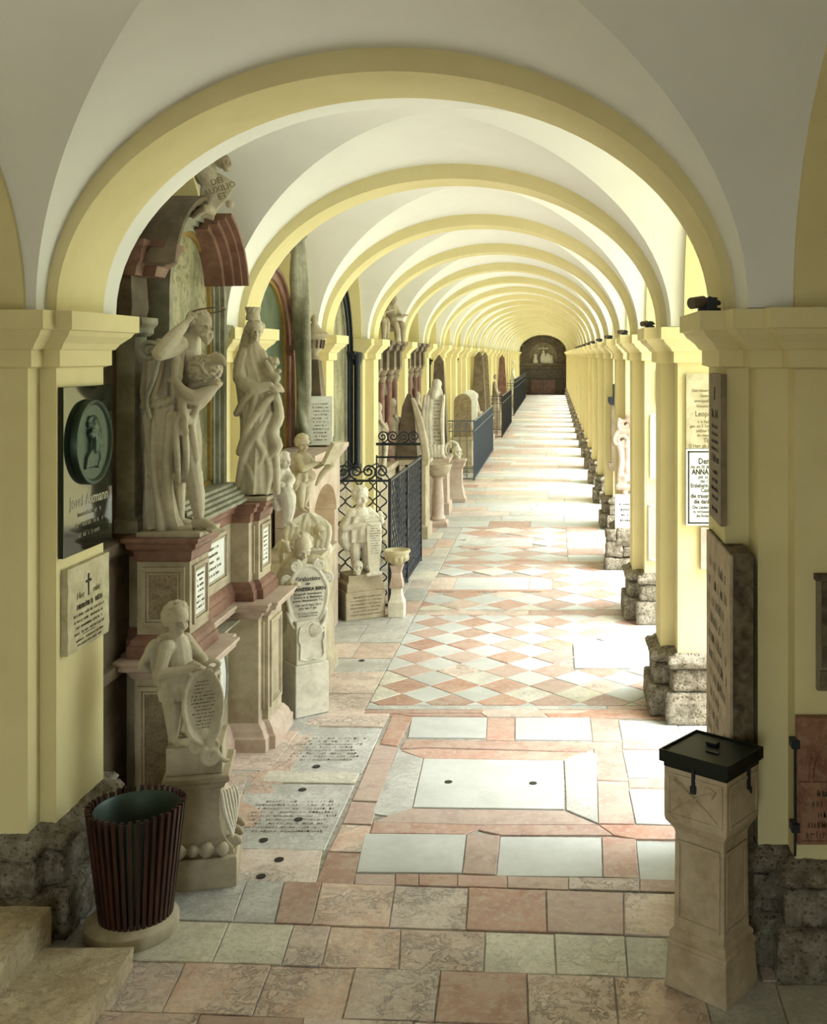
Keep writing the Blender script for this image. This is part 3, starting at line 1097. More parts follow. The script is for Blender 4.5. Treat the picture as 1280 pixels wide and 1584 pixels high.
        if smooth:
            m2 = o.modifiers.new('s', 'SMOOTH'); m2.factor = .5; m2.iterations = smooth
        dg = bpy.context.evaluated_depsgraph_get()
        me2 = bpy.data.meshes.new_from_object(o.evaluated_get(dg))
        bpy.data.objects.remove(o); bpy.data.meshes.remove(me)
        for c, r, v in s.dents:
            c = Vector(c) - base
            for vt in me2.vertices:
                d = (vt.co - c).length
                if d < r: vt.co += v * (1 - (d / r) ** 2)
        me2.name = name
        if not me2.materials: me2.materials.append(M[mat])
        me2.polygons.foreach_set('use_smooth', [True] * len(me2.polygons))
        o = link(name, me2, parent, base)
        return tag(o, label, kind=kind)


def spiral(c, r, turns, u, v, n=26, start=0, tight=.18):
    """points of a volute starting at radius r and winding in"""
    c, u, v = Vector(c), Vector(u), Vector(v)
    out = []
    for i in range(n + 1):
        t = i / n
        R = r * (1 - t * (1 - tight))
        a = start + turns * 2 * PI * t
        out.append(c + u * math.cos(a) * R + v * math.sin(a) * R)
    return out


def skull(s, c, f, R):
    c, f = Vector(c), Vector(f).normalized()
    u = Vector((0, 0, 1)); r = f.cross(u)
    rot = Matrix((r, f, u)).transposed().to_quaternion()
    s.ball(c + u * R * .15, (.72 * R, .9 * R, .78 * R), rot, 16)
    s.ball(c + f * R * .45 - u * R * .35, (.45 * R, .42 * R, .45 * R), rot, 12)
    s.ball(c + f * R * .5 - u * R * .75, (.38 * R, .3 * R, .18 * R), rot, 10)
    for sg in (-1, 1):
        s.ball(c + f * R * .62 - u * R * .12 + r * sg * R * .42, (.18 * R, .2 * R, .2 * R), rot, 8)
        s.dents.append((c + f * R * .88 + u * R * .02 + r * sg * R * .30, .34 * R, f * (-.42 * R)))
    s.dents.append((c + f * R * .92 - u * R * .33, .18 * R, f * (-.25 * R)))
    return s


def cherub(s, H, head_turn=(1, 0, 0), curls=60, seed=1, legs=True, arms=None, lean=0):
    """standing child, height H, facing +X, feet at the origin; arms: [(elbow, wrist, hand direction)] for the +Y (left) and -Y arm in units of H"""
    k = H
    hp = Vector((lean, 0, .865)) * k
    R = .118 * k
    s.face(hp, head_turn, (0, 0, 1), R)
    s.curls(hp + Vector((0, 0, R * .22)), (R * .74, R * .74, R * .84), int(curls * 1.3), seed, R * .15, -.45, head_turn)
    s.limb([(lean * .8 * k, 0, .79 * k), (lean * .6 * k, 0, .70 * k)], [.05 * k, .06 * k])
    s.ball((.05 * k, 0, .50 * k), (.09 * k, .10 * k, .085 * k), n=12)
    s.limb([(lean * .6 * k, 0, .68 * k), (lean * .4 * k + .01 * k, 0, .58 * k), (.02 * k, 0, .47 * k), (0, 0, .40 * k)], [.095 * k, .105 * k, .115 * k, .11 * k], n=14, flat=1.0)
    for sg in (-1, 1):
        s.ball((lean * .6 * k, sg * .10 * k, .69 * k), .06 * k)
    if legs:
        for sg, fx in ((-1, .03), (1, -.03)):
            s.limb([(0, sg * .06 * k, .40 * k), (.03 * k, sg * .075 * k, .24 * k), (fx * k, sg * .07 * k, .06 * k)], [.082 * k, .062 * k, .036 * k])
            s.foot((fx * k - .02 * k, sg * .07 * k, 0), (1, sg * .3, 0), .13 * k)
    if arms:
        for sg, (e, w, hd) in zip((1, -1), arms):
            sh = Vector((lean * .6, sg * .11, .69)) * k
            e, w = Vector(e) * k, Vector(w) * k
            s.limb([sh, e], [.052 * k, .042 * k])
            s.limb([e, w], [.045 * k, .026 * k])
            s.hand(w, hd, (0, 0, 1) if abs(Vector(hd).z) < .8 * Vector(hd).length else (1, 0, 0), .115 * k, .5)
    return s


def T(x, y, z, rz=0, k=1):
    return Matrix.Translation((x, y, z)) @ Matrix.Rotation(rz, 4, 'Z') @ Matrix.Scale(k, 4)


def panel(b, axis, a0, a1, z0, z1, c, d, w=.035):
    """raised frame round a field, on a plane: axis 'y' faces -Y at y=c, axis 'x' faces +X at x=c; d = projection"""
    def bx(p0, p1, q0, q1, dd):
        if axis == 'y': b.box(p0, p1, c - dd, c + .01, q0, q1)
        else: b.box(c - .01, c + dd, p0, p1, q0, q1)
    bx(a0, a1, z0, z0 + w, d); bx(a0, a1, z1 - w, z1, d); bx(a0, a0 + w, z0 + w, z1 - w, d); bx(a1 - w, a1, z0 + w, z1 - w, d)
    return b


def rect(x0, x1, y0, y1):
    return [(x0, y0), (x1, y0), (x1, y1), (x0, y1)]
# ================================================================ foreground things
# litter bin of wooden slats on a round stone foot
bx, by = -2.19, 5.55
bin_ = empty('litter_bin', (bx, by, 0), 'round litter bin of dark red-brown wooden slats at the left pier foot', 'bin')
b = MB(); b.lathe([(.225, 0), (.235, .02), (.235, .07), (.20, .095), (.05, .10)], (bx - .01, by, 0), 32)
me = b.build('stone_foot', 'mon_cream', bin_, auto=40)
tl = .035
b = MB(); b.lathe([(.145, .10), (.15, .11), (.210, .62), (.220, .645), (.215, .65), (.203, .63), (.19, .50), (.185, .485), (.175, .49), (.14, .13), (.02, .13)], (0, 0, 0), 40)
b.v = [(x + bx + tl * (z - .1), y + by, z) for x, y, z in b.v]
b.build('liner', 'zinc', bin_, auto=40)
sb = MB(); sb.x = None
rings = []
for z, r in ((.085, .158), (.668, .224)):
    rings.append([(r, -.0095, z), (r + .024, -.0095, z), (r + .024, .0095, z), (r, .0095, z)])
sb.loft(rings)
slm = sb.mesh('slat', 'slat')
for i in range(38):
    a = 2 * PI * i / 38
    o = link('slat', slm, bin_, (bx, by, 0))
    o.matrix_local = Matrix.Shear('XY', 4, (tl, 0)) @ Matrix.Rotation(a, 4, 'Z')
    o.rotation_euler = (0, 0, a)
    o.location = (tl * .36, 0, rnd.uniform(-.004, .004))
b = MB()
b.x = T(bx + .10, by - .02, .47, .5)
b.loft([[(-.06, -.05, 0), (.07, -.03, .01), (.05, .05, .02), (-.04, .06, .01)], [(-.06, -.05, .01), (.07, -.03, .02), (.02, .07, .07), (-.05, .05, .06)]])
b.build('paper', 't_cream', bin_, label='crumpled pale paper')

# ---------------- offering box on a limestone pillar
st = empty('offering_box', (.77, 5.10, 0), 'sandy limestone pillar with black metal collection box on top', 'pillar')
X = T(.75, 5.09, 0, math.radians(-39))


def srect(w, d): return rect(-w / 2, w / 2, -d / 2, d / 2)


b = MB(); b.x = X
b.profile(srect(.300, .262), [(0, .018), (.20, .008), (.205, .014), (.222, .014), (.228, .0), (.25, .004), (.262, .0), (.275, -.012)])
b.build('pedestal', 'stoup', st, bevel=.004)
b = MB(); b.x = X
b.profile(srect(.272, .235), [(.27, .0), (.73, -.004), (.745, .0)])
# sunk panels: frames on the visible faces
w, d = .272, .235
for (z0, z1, ww, dd) in ((.32, .70, w, d),):
    b.box(-ww / 2 + .02, ww / 2 - .02, -dd / 2 - .006, -dd / 2, z0, z0 + .016); b.box(-ww / 2 + .02, ww / 2 - .02, -dd / 2 - .006, -dd / 2, z1 - .016, z1)
    b.box(-ww / 2 + .02, -ww / 2 + .034, -dd / 2 - .006, -dd / 2, z0, z1); b.box(ww / 2 - .034, ww / 2 - .02, -dd / 2 - .006, -dd / 2, z0, z1)
    b.box(ww / 2, ww / 2 + .006, -dd / 2 + .02, dd / 2 - .03, z0, z0 + .016); b.box(ww / 2, ww / 2 + .006, -dd / 2 + .02, dd / 2 - .03, z1 - .016, z1)
    b.box(ww / 2, ww / 2 + .006, dd / 2 - .045, dd / 2 - .03, z0, z1); b.box(ww / 2, ww / 2 + .006, -dd / 2 + .02, -dd / 2 + .034, z0, z1)
b.build('shaft', 'stoup', st, bevel=.002)
b = MB(); b.x = X
b.profile(srect(.272, .235), [(.745, .0), (.765, .012), (.79, .030), (.81, .034), (1.045, .034)])
W, D = .272 / 2 + .034, .235 / 2 + .034
for s_, (a0, a1) in (('y', (-W, W)), ('x', (-D, D))):
    for z0, z1 in ((.82, .834), (1.01, 1.024)):
        if s_ == 'y': b.box(a0 + .02, a1 - .02, -D - .006, -D, z0, z1)
        else: b.box(W, W + .006, a0 + .02, a1 - .02, z0, z1)
    for a in (a0 + .02, a1 - .034):
        if s_ == 'y': b.box(a, a + .014, -D - .006, -D, .834, 1.01)
        else: b.box(W, W + .006, a, a + .014, .834, 1.01)
b.build('head_block', 'stoup', st, bevel=.003)
# crossed reeds carved on the front panel
b = MB(); b.x = X
yy = -D - .002
for sx in (-1, 1):
    b.tube(cr([(-.11 * sx, yy, .985), (-.04 * sx, yy - .004, .955), (.0, yy - .004, .925), (.07 * sx, yy - .003, .885), (.12 * sx, yy, .845)]), .005, 6)
    for k in (-1, 1):
        b.tube(cr([(-.11 * sx, yy, .985), (-.095 * sx + .018 * k, yy - .003, .995 - .006 * k), (-.075 * sx + .02 * k, yy, .975 - .018 * k)]), .004, 6)
b.ball((0, yy, .925), (.016, .008, .016), n=10)
b.build('carved_cross', 'stoup', st, smooth=True)
b = MB(); b.x = X
b.box(-W - .002, W + .002, -D - .002, D + .002, 1.045, 1.085)
b.box(-W - .012, W + .012, -D - .012, D + .012, 1.085, 1.118)
for a0, a1, c0, c1 in ((-W - .018, W + .018, -D - .018, -D - .006), (-W - .018, W + .018, D + .006, D + .018), (-W - .018, -W - .006, -D, D), (W + .006, W + .018, -D, D)):
    b.box(a0, a1, c0, c1, 1.07, 1.127)
b.build('lid', 'lid', st, bevel=.003)
b = MB(); b.x = X
b.box(-.005, .06, -.045, -.028, 1.118, 1.124)
b.build('coin_slot', 'iron', st)
b = MB(); b.x = X
b.box(-.045, .005, .03, .07, 1.118, 1.135); b.box(-.06, -.03, .045, .085, 1.118, 1.13)
b.build('hinge', 'iron', st, bevel=.002)
b = MB(); b.x = X
b.box(-.012, .004, -D - .012, -D, .975, 1.09); b.box(-.018, .010, -D - .016, -D, .955, .99)
b.build('strap', 'iron', st, bevel=.002)
b = MB(); b.x = X
b.box(W, W + .012, .035, .052, .96, 1.09); b.tube([(W + .012, .03, .965), (W + .02, .044, .945), (W + .012, .058, .965)], .004, 6)
b.build('strap', 'iron', st)

# ---------------- plaques on the near left pier (inner face at x = -2.60)
XP = CX - 1.745
pl_ = empty('portrait_plaque', (XP, 5.8, 1.6), 'polished dark green memorial plaque with oval bronze portrait on the left pier', 'plaque')
y0, y1 = 5.585, 6.20
b = MB(); b.box(XP - .0, XP + .028, y0, y1, 1.93, 2.83); b.build('slab', 'granite', pl_, bevel=.003)
c = P(141, 676, 5.90); c.x = XP + .03
cy_, cz_ = 5.895, 2.52
s = Sc()
pr = [(.0, .0), (1.0, .0), (1.0, .012), (.985, .022), (.93, .026), (.90, .020), (.875, .014), (.86, .008), (0.0, .008)]
rings = []
for R, h in [(1.0, 0), (1.0, .028), (.985, .036), (.93, .040), (.895, .034), (.87, .022), (.4, .020), (.05, .019)]:
    rings.append([(XP + .028 + h, cy_ + .235 * R * math.cos(2 * PI * i / 48), cz_ + .235 * R * math.sin(2 * PI * i / 48)) for i in range(48)])
b = MB(); b.loft(rings); b.build('medallion', 'bronze', pl_, auto=35)
s = Sc()
q = lambda a, z, h=0: (XP + .05 + h, cy_ + a, cz_ + z)
s.ball(q(.0, .075), (.03, .062, .075), n=14); s.ball(q(.03, .045), (.026, .045, .055), n=12)
s.tube([q(.06, .085, .0), q(.082, .045, .0), q(.074, .03, .0)], [.012, .016, .01], 6)
s.ball(q(.045, .0), (.028, .042, .045), n=10); s.ball(q(-.02, .03), (.03, .02, .025), n=8)
s.curls(q(.045, -.012), (.02, .035, .035), 26, 4, .011, -2)
s.curls(q(-.03, .085), (.02, .045, .06), 26, 5, .012, -2)
s.limb([q(-.01, .03), q(-.01, -.03)], [.035, .04])
s.loft([[q(-.12, -.15, -.02), q(.12, -.14, -.02), q(.10, -.06, -.02), q(.02, -.02, -.02), q(-.04, -.02, -.02), q(-.11, -.07, -.02)],
        [q(-.11, -.14, .012), q(.10, -.13, .012), q(.08, -.07, .015), q(.02, -.03, .02), q(-.03, -.03, .02), q(-.09, -.075, .015)]])
s.tube([q(.02, -.03, .02), q(.05, -.09, .018), q(.03, -.14, .012)], .01, 6); s.tube([q(.07, -.05, .015), q(.075, -.10, .014), q(.05, -.14, .012)], .01, 6)
s.carve('portrait_relief', 'bronze', pl_, .005, 2)
writing('Josef Axmann', .085, 'ink_gold', (XP + .029, 5.90, 2.205), R_PX, pl_, sx=1.02, bold=.0015)
put_worn(.40, .17, 3, 8, 'ink_gold', (XP + .029, 5.90, 2.08), R_PX, pl_, size=.45)

p2 = empty('marriage_plaque', (XP, 5.85, 1.3), 'weathered cream stone plaque with a black cross and lettering, below the green plaque', 'plaque')
b = MB(); b.box(XP, XP + .035, 5.62, 6.14, 1.41, 1.865); me = b.mesh('slab', 'cream_plaque')
bpy.data.meshes.remove(me)
b = MB(); b.box(XP, XP + .035, 5.62, 6.14, 1.41, 1.865); o = b.build('slab', 'cream_plaque', p2); subdiv(o.data, .05); rough(o.data, .003, 20, 3)
b = MB(); b.box(XP + .033, XP + .039, 5.60 + .262, 5.60 + .274, 1.68, 1.80); b.box(XP + .033, XP + .039, 5.835, 5.90, 1.755, 1.766)
for yq_ in (5.84, 5.895): b.ball((XP + .037, yq_, 1.76), (.003, .008, .009), n=8)
b.build('cross', 'ink', p2)
writing('Hier        ruht', .05, 'ink_brown', (XP + .037, 5.87, 1.70), R_PX, p2)
put_worn(.44, .05, 1, 21, 'ink_brown', (XP + .037, 5.88, 1.645), R_PX, p2, size=.75)
put_worn(.42, .13, 4, 22, 'ink_brown', (XP + .037, 5.88, 1.55), R_PX, p2)
put_worn(.38, .05, 2, 23, 'ink_brown', (XP + .037, 5.88, 1.45), R_PX, p2)
b = MB(); b.box(XP + .035, XP + .038, 5.80, 5.95, 1.482, 1.485); b.build('rule', 'ink_brown', p2)

# ---------------- right pier: brown plaque, leaning slab, frontal plaques
XR_ = CX + 1.745
p3 = empty('brown_plaque', (XR_, 5.7, 2.5), 'tall narrow brown stone plaque on the inner side of the near right pier', 'plaque')
b = MB(); b.box(XR_ - .032, XR_, 5.50, 5.90, 2.115, 2.90); b.build('slab', 'brown_plaque', p3, bevel=.002)
b = MB(); b.box(XR_ - .036, XR_ - .031, 5.695, 5.703, 2.76, 2.83); b.box(XR_ - .036, XR_ - .031, 5.68, 5.72, 2.80, 2.806); b.build('cross', 'ink', p3)
put_worn(.30, .07, 1, 31, 'ink', (XR_ - .033, 5.70, 2.69), R_NX, p3, size=.7)
put_worn(.28, .16, 4, 32, 'ink', (XR_ - .033, 5.70, 2.56), R_NX, p3)
put_worn(.32, .06, 1, 33, 'ink', (XR_ - .033, 5.70, 2.45), R_NX, p3, size=.7)
put_worn(.28, .18, 4, 34, 'ink', (XR_ - .033, 5.70, 2.31), R_NX, p3)
put_worn(.22, .05, 1, 35, 'ink', (XR_ - .033, 5.70, 2.18), R_NX, p3)

p4 = empty('grave_slab', (.92, 5.6, 0), 'tall upright tan grave slab covered in incised lines against the near right pier', 'gravestone')
x0 = .875
b = MB(); b.box(x0, x0 + .105, 5.245, 6.05, .0, 2.015)
o = b.build('slab', 'brown_edge', p4); subdiv(o.data, .06); rough(o.data, .004, 18, 9)
b = MB(); b.box(x0 - .012, x0 + .004, 5.24, 6.05, .0, 2.012); b.build('face', 'tan_slab', p4, bevel=.003, label='tan inscribed face')
me = worn_lines(.70, 1.72, 17, 41, .62, .02).mesh('lettering', 'brown_plaque')
me.transform(Euler(R_NX).to_matrix().to_4x4()); link('lettering', me, p4, (x0 - .0125, 5.645, 1.06))

p5 = empty('framed_plaque', (1.3, 5.16, 1.7), 'grey framed memorial plaque at the right edge of the picture', 'plaque')
yf = PY[0] - .69
b = MB(); b.box(1.265, 1.60, yf - .04, yf, 1.385, 1.93); b.build('slab', 'brown_plaque', p5, bevel=.004)
b = MB(); panel(b, 'y', 1.285, 1.58, 1.50, 1.91, yf - .04, .014, .022); b.box(1.255, 1.61, yf - .055, yf, 1.915, 1.945); b.box(1.28, 1.585, yf - .055, yf - .03, 1.40, 1.485)
b.build('frame', 'brown_edge', p5, bevel=.002)
p6 = empty('relief_slab', (1.35, 5.16, .9), 'reddish carved relief slab with an arch and rows of lettering, low at the right edge', 'gravestone')
b = MB(); b.box(1.165, 1.75, yf - .05, yf, .65, 1.26); b.build('slab', 'red_relief', p6, bevel=.004)
b = MB()
cpx, cpz = 1.46, .99
pts = [(cpx - .23, yf - .055, .96)] + [(cpx - .23 * math.cos(PI * i / 16), yf - .055, cpz + .23 * math.sin(PI * i / 16)) for i in range(17)] + [(cpx + .23, yf - .055, .96)]
b.tube(pts, .014, 6)
b.box(1.175, 1.74, yf - .062, yf - .04, .935, .955)
panel(b, 'y', 1.175, 1.74, .66, .94, yf - .05, .01, .012)
b.build('moulding', 'red_relief', p6)
s = Sc()
s.limb([(1.40, yf - .06, 1.05), (1.40, yf - .07, .99), (1.39, yf - .06, .96)], [.03, .045, .05]); s.ball((1.40, yf - .07, 1.10), .03)
s.limb([(1.50, yf - .06, 1.13), (1.50, yf - .07, 1.04), (1.50, yf - .06, .96)], [.03, .045, .05]); s.ball((1.50, yf - .07, 1.17), .03)
s.carve('figure_relief', 'red_relief', p6, .009, 2)
me = worn_lines(.50, .25, 5, 51, .7, .0).mesh('lettering', 'brown_edge'); me.transform(Euler(R_CAM).to_matrix().to_4x4()); link('lettering', me, p6, (1.455, yf - .052, .80))
wb_ = empty('wall_clamp', (1.16, yf, .9), 'thin rusty iron rod with square clamps beside the reddish relief slab', 'rod')
b = MB(); b.tube([(1.155, yf - .05, 1.15), (1.155, yf - .05, .60)], .006, 6); b.build('rod', 'iron', wb_)
for z in (1.135, .735):
    b = MB(); b.box(1.135, 1.175, yf - .07, yf + .0, z - .02, z + .02); b.build('clamp', 'iron', wb_, bevel=.003)

# ---------------- the child with the shield in front of the altar tomb
ped = empty('scroll_pedestal', (-2.03, 6.15, 0), 'grey stone pedestal with scroll feet standing behind the litter bin', 'pedestal')
b = MB(); b.x = T(-2.03, 6.17, 0, math.radians(12)); b.profile(rect(-.20, .20, -.20, .20), [(0, 0), (.165, 0), (.17, -.004)])
b.build('plinth', 'mon_cream', ped, bevel=.008)
X1 = T(-2.05, 6.17, 0, math.radians(12))
b = MB(); b.x = X1
prof = [(.17, .20), (.205, .195), (.24, .165), (.30, .135), (.38, .122), (.47, .122), (.53, .128), (.545, .128)]
b.loft([[(x, y, z) for x, y in rect(-r, r, -.16, .16)] for z, r in prof])
b.build('body', 'mon_cream', ped, auto=30)
b = MB(); b.x = X1; b.profile(rect(-.13, .13, -.16, .16), [(.545, .0), (.56, .02), (.585, .03), (.60, .05), (.625, .052), (.635, .045)])
b.build('cornice', 'mon_cream', ped, bevel=.003)
b = MB(); b.x = X1; b.box(-.165, .14, -.17, .16, .635, .795); b.build('step', 'mon_cream', ped, bevel=.006)
s = Sc()
for i, (a, r) in enumerate(((-.17, .036), (-.095, .042), (-.02, .034), (.055, .045), (.14, .04))):
    s.ball((a, -.175, .21), (r * .95, .04, r * 1.05), n=10)
for y in (-.12, .0, .12):
    s.tube(spiral((.185, y, .215), .045, 1.6, (1, 0, 0), (0, 0, 1)), .016, 6)
s.carve('scroll_feet', 'mon_cream', ped, .008, 2, X1)
s = Sc()
for i in range(6):
    t = i / 5
    s.tube(cr([(.13 + .012 * i, -.12 + .04 * i, .50 - .05 * t), (.15 + .01 * i, -.12 + .045 * i, .38), (.19, -.13 + .05 * i, .26)]), [.014] * 9, 6)
s.carve('leaf_carving', 'statue_pale', ped, .007, 2, X1)

ch = empty('cherub_with_shield', (-2.15, 6.12, .80), 'carved stone child with curly hair holding an oval inscribed shield, nearest of the statues', 'statue')
s = Sc()
cherub(s, .80, (.93, -.35, -.22), 80, 3, arms=[((.10, .15, .56), (.22, .06, .53), (.5, -.5, .1)), ((.02, -.21, .53), (.20, -.09, .56), (1, .3, .2))])
# cloth over the back and a loose wrap round the hips
s.robe([((-.06, 0, .60), .04, .06, .5), ((-.085, 0, .52), .055, .10, 1), ((-.085, 0, .44), .05, .10, 1), ((-.05, 0, .33), .05, .09, 1)], 7, .12)
s.robe([((.0, 0, .36), .085, .10, .5), ((.01, 0, .31), .10, .115, 1), ((.02, 0, .25), .095, .115, 1.4)], 5, .13, 1, .5, 64, .7)
for sg in (-1, 1):   # small wings
    s.ball((-.10, .09 * sg, .53), (.03, .045, .07), Euler((.3 * sg, .3, 0)), 12)
    for i in range(4): s.limb([(-.10, .07 * sg, .56), (-.13, (.08 + .02 * i) * sg, .48 - .01 * i), (-.11, (.06 + .025 * i) * sg, .40 + .015 * i)], [.022, .022, .012])
s.carve('figure', 'statue', ch, .005, 2, T(-2.165, 6.10, .795, math.radians(-18)))
# shield: thick oval slab, text side towards the camera and the walk
sh = T(-1.985, 6.02, 1.03, math.radians(28)) @ Matrix.Rotation(math.radians(-10), 4, 'X')
s = Sc()
n = 40
def oval(rx, rz, y, wob=.0):
    return [((rx * (1 + wob * math.sin(6 * 2 * PI * i / n))) * math.cos(2 * PI * i / n), y, rz * (1 + wob * math.sin(6 * 2 * PI * i / n)) * math.sin(2 * PI * i / n)) for i in range(n)]
s.loft([oval(.085, .16, .09), oval(.105, .185, .05), oval(.112, .195, .01, .02), oval(.105, .187, -.012, .02), oval(.09, .165, -.006), oval(.03, .05, -.006)])
s.tube([(p[0] * 1.02, -.008, p[2] * 1.02) for p in oval(.104, .184, 0)], .012, 6, closed=True)
for sx in (-1, 1):
    s.tube(spiral((.05 * sx, -.01, -.225), .045, 1.5, (sx, 0, 0), (0, 0, 1), start=1.2), .013, 6)
    s.tube(cr([(.09 * sx, -.01, -.12), (.07 * sx, -.03, -.17), (.02 * sx, -.02, -.21)]), .014, 6)
    s.tube(cr([(.06 * sx, -.01, .17), (.09 * sx, -.03, .21), (.05 * sx, -.04, .235), (.0, -.02, .20)]), .014, 6)
s.tube(spiral((.03, -.03, -.285), .05, 1.7, (1, 0, 0), (0, 0, 1), start=2.2), .016, 6)
s.limb([(.06, -.02, -.26), (.09, -.03, -.31), (.12, -.03, -.32)], [.018, .016, .012])
s.limb([(.0, .02, -.15), (.02, .05, -.26)], [.04, .03])
s.carve('shield', 'statue', ch, .006, 2, sh)
me = worn_lines(.15, .27, 14, 61, .55, .1).mesh('lettering', 'brown_edge')
for v in me.vertices:
    k = math.sqrt(max(.1, 1 - (v.co.y / .16) ** 2)); v.co.x *= k
me.transform(sh @ Matrix.Translation((0, -.010, 0)) @ Euler(R_CAM).to_matrix().to_4x4())
o = link('lettering', me, ch, (0, 0, 0))

# ================================================================ altar tomb in the first bay
al = empty('altar_tomb', (-2.6, 7.6, 0), 'tall red-brown and cream marble altar tomb with arched painting, in the first bay', 'tomb')


def block(name, poly, prof, mat, par=al, bevel=.004, label=None):
    b = MB(); b.profile(poly, prof)
    return b.build(name, mat, par, bevel=bevel, label=label)


# plan of the projecting fronts (ccw): near pedestal, recessed middle, far pedestal
def aplan(xw, xn, xm, xf, ya=6.60, yb=7.02, yc=8.20, yd=8.60, step=.05):
    return [(xw, ya + .18), (-2.60, ya + .18), (-2.60, ya), (xn, ya), (xn, yb), (xn - step, yb), (xn - step, yb + .09), (xm, yb + .09), (xm, yc - .09), (xf - step, yc - .09), (xf - step, yc), (xf, yc), (xf, yd), (xw, yd)]


WL = -3.15
lo = aplan(WL, -2.20, -2.485, -2.20)
up = aplan(WL, -2.27, -2.485, -2.29, 6.64, 7.0, 8.26, 8.60)
block('base', lo, [(0, .075), (.10, .075), (.11, .06), (.15, .045), (.19, .015), (.20, 0)], 'mon_pink')
block('lower_wall', lo, [(.19, 0), (1.0, 0)], 'mon_cream')
block('lower_cornice', lo, [(.99, .0), (1.01, .02), (1.04, .035), (1.06, .08), (1.085, .085), (1.10, .10), (1.12, .10)], 'mon_pink')
block('upper_base', up, [(1.12, .05), (1.19, .05), (1.20, .035), (1.23, .03), (1.26, .0)], 'mon_red')
block('upper_wall', up, [(1.255, 0), (1.72, 0)], 'mon_cream')
block('upper_cornice', up, [(1.71, 0), (1.725, .012), (1.78, .018), (1.80, .05), (1.83, .055), (1.84, .075), (1.865, .075)], 'mon_red')
# framed panels on the fronts facing the camera, and on the faces to the walk
for (ax, a0, a1, z0, z1, cc_, fld) in (('y', -2.58, -2.22, .28, .95, 6.60, 'mon_panel'), ('y', -2.57, -2.30, 1.31, 1.68, 6.64, 'mon_panel'), ('y', -2.42, -2.23, .28, .95, 8.20, 'mon_panel'), ('y', -2.48, -2.32, 1.31, 1.68, 8.26, 'mon_panel'),
        ('x', 6.64, 6.98, .28, .95, -2.20, None), ('x', 6.68, 6.96, 1.31, 1.68, -2.27, 'white_plaque'), ('x', 8.24, 8.56, .28, .95, -2.20, None), ('x', 8.30, 8.56, 1.31, 1.68, -2.29, 'white_plaque'), ('x', 7.16, 8.06, 1.31, 1.68, -2.485, 'white_plaque')):
    b = MB(); panel(b, ax, a0, a1, z0, z1, cc_, .016, .028); b.build('panel_frame', 'mon_cream', al, bevel=.002)
    b = MB(); panel(b, ax, a0 + .035, a1 - .035, z0 + .035, z1 - .035, cc_, .009, .012); b.build('inner_frame', 'mon_cream', al)
    if fld:
        b = MB()
        if ax == 'y': b.box(a0 + .048, a1 - .048, cc_ - .005, cc_ + .004, z0 + .048, z1 - .048)
        else: b.box(cc_ - .004, cc_ + .005, a0 + .048, a1 - .048, z0 + .048, z1 - .048)
        b.build('panel_field', fld, al)
for (yc_, w_, z_, h_, n_, x_, sd_) in ((6.82, .16, 1.50, .24, 7, -2.27, 71), (8.43, .14, 1.50, .24, 7, -2.29, 72), (7.6, .7, 1.50, .24, 5, -2.485, 73)):
    put_worn(w_, h_, n_, sd_, 'ink_brown', (x_ + .0055, yc_, z_), R_PX, al)
# oval inscription on the middle of the lower storey
b = MB(); oy, oz = 7.62, .58
b.loft([[(-2.485 + h, oy + .40 * r * math.cos(2 * PI * i / 40), oz + .36 * r * math.sin(2 * PI * i / 40)) for i in range(40)] for r, h in ((1, 0), (1, .012), (.97, .02), (.9, .02))])
b.build('oval_tablet', 'white_plaque', al, auto=40)
put_worn(.60, .50, 7, 74, 'ink_brown', (-2.464, oy, oz), R_PX, al)
b = MB(); b.tube([(-2.475, oy + .43 * math.cos(2 * PI * i / 48), oz + .39 * math.sin(2 * PI * i / 48)) for i in range(48)], .016, 6, closed=True)
b.box(-2.485, -2.38, 7.18, 8.08, .985, 1.0)
b.build('oval_frame', 'grey_mould', al, smooth=False, auto=30)
# block behind the pedestals and the back part at the left
block('back_wing', rect(WL, -2.72, 6.36, 8.75), [(0, .05), (.12, .05), (.14, 0), (1.0, 0), (1.03, .05), (1.10, .05), (1.11, 0), (1.74, 0), (1.78, .04), (1.84, .04), (1.85, 0)], 'mon_dark')
block('back_wall', rect(WL, -2.78, 6.5, 8.7), [(1.84, 0), (3.32, 0)], 'mon_dark')
# painting in an arched frame
py0, py1, pz0, pz1 = 7.12, 8.30, 1.95, 3.38
pc, pr_ = (py0 + py1) / 2, (py1 - py0) / 2


def arch_ring(b, x0_, x1_, r0, r1, z0, zc, yc_, n_=28, ell=1.0, a0=0, a1=PI, legs=True):
    """arched band in the y-z plane between radii r0, r1, from z0 up; x0..x1 thick"""
    inner, outer = [], []
    if legs: inner.append((yc_ + r0, z0)); outer.append((yc_ + r1, z0))
    for i in range(n_ + 1):
        t = a0 + (a1 - a0) * i / n_
        inner.append((yc_ + r0 * math.cos(t), zc + r0 * ell * math.sin(t))); outer.append((yc_ + r1 * math.cos(t), zc + r1 * ell * math.sin(t)))
    if legs: inner.append((yc_ - r0, z0)); outer.append((yc_ - r1, z0))
    vs, fs = [], []
    for (a, c) in zip(inner, outer):
        vs += [(x0_, a[0], a[1]), (x1_, a[0], a[1]), (x1_, c[0], c[1]), (x0_, c[0], c[1])]
    m = len(inner)
    for i in range(m - 1):
        for k in range(4): fs.append((i * 4 + k, i * 4 + (k + 1) % 4, i * 4 + 4 + (k + 1) % 4, i * 4 + 4 + k))
    fs += [(0, 1, 2, 3), (4 * m - 1, 4 * m - 2, 4 * m - 3, 4 * m - 4)]
    return b.add(vs, fs)


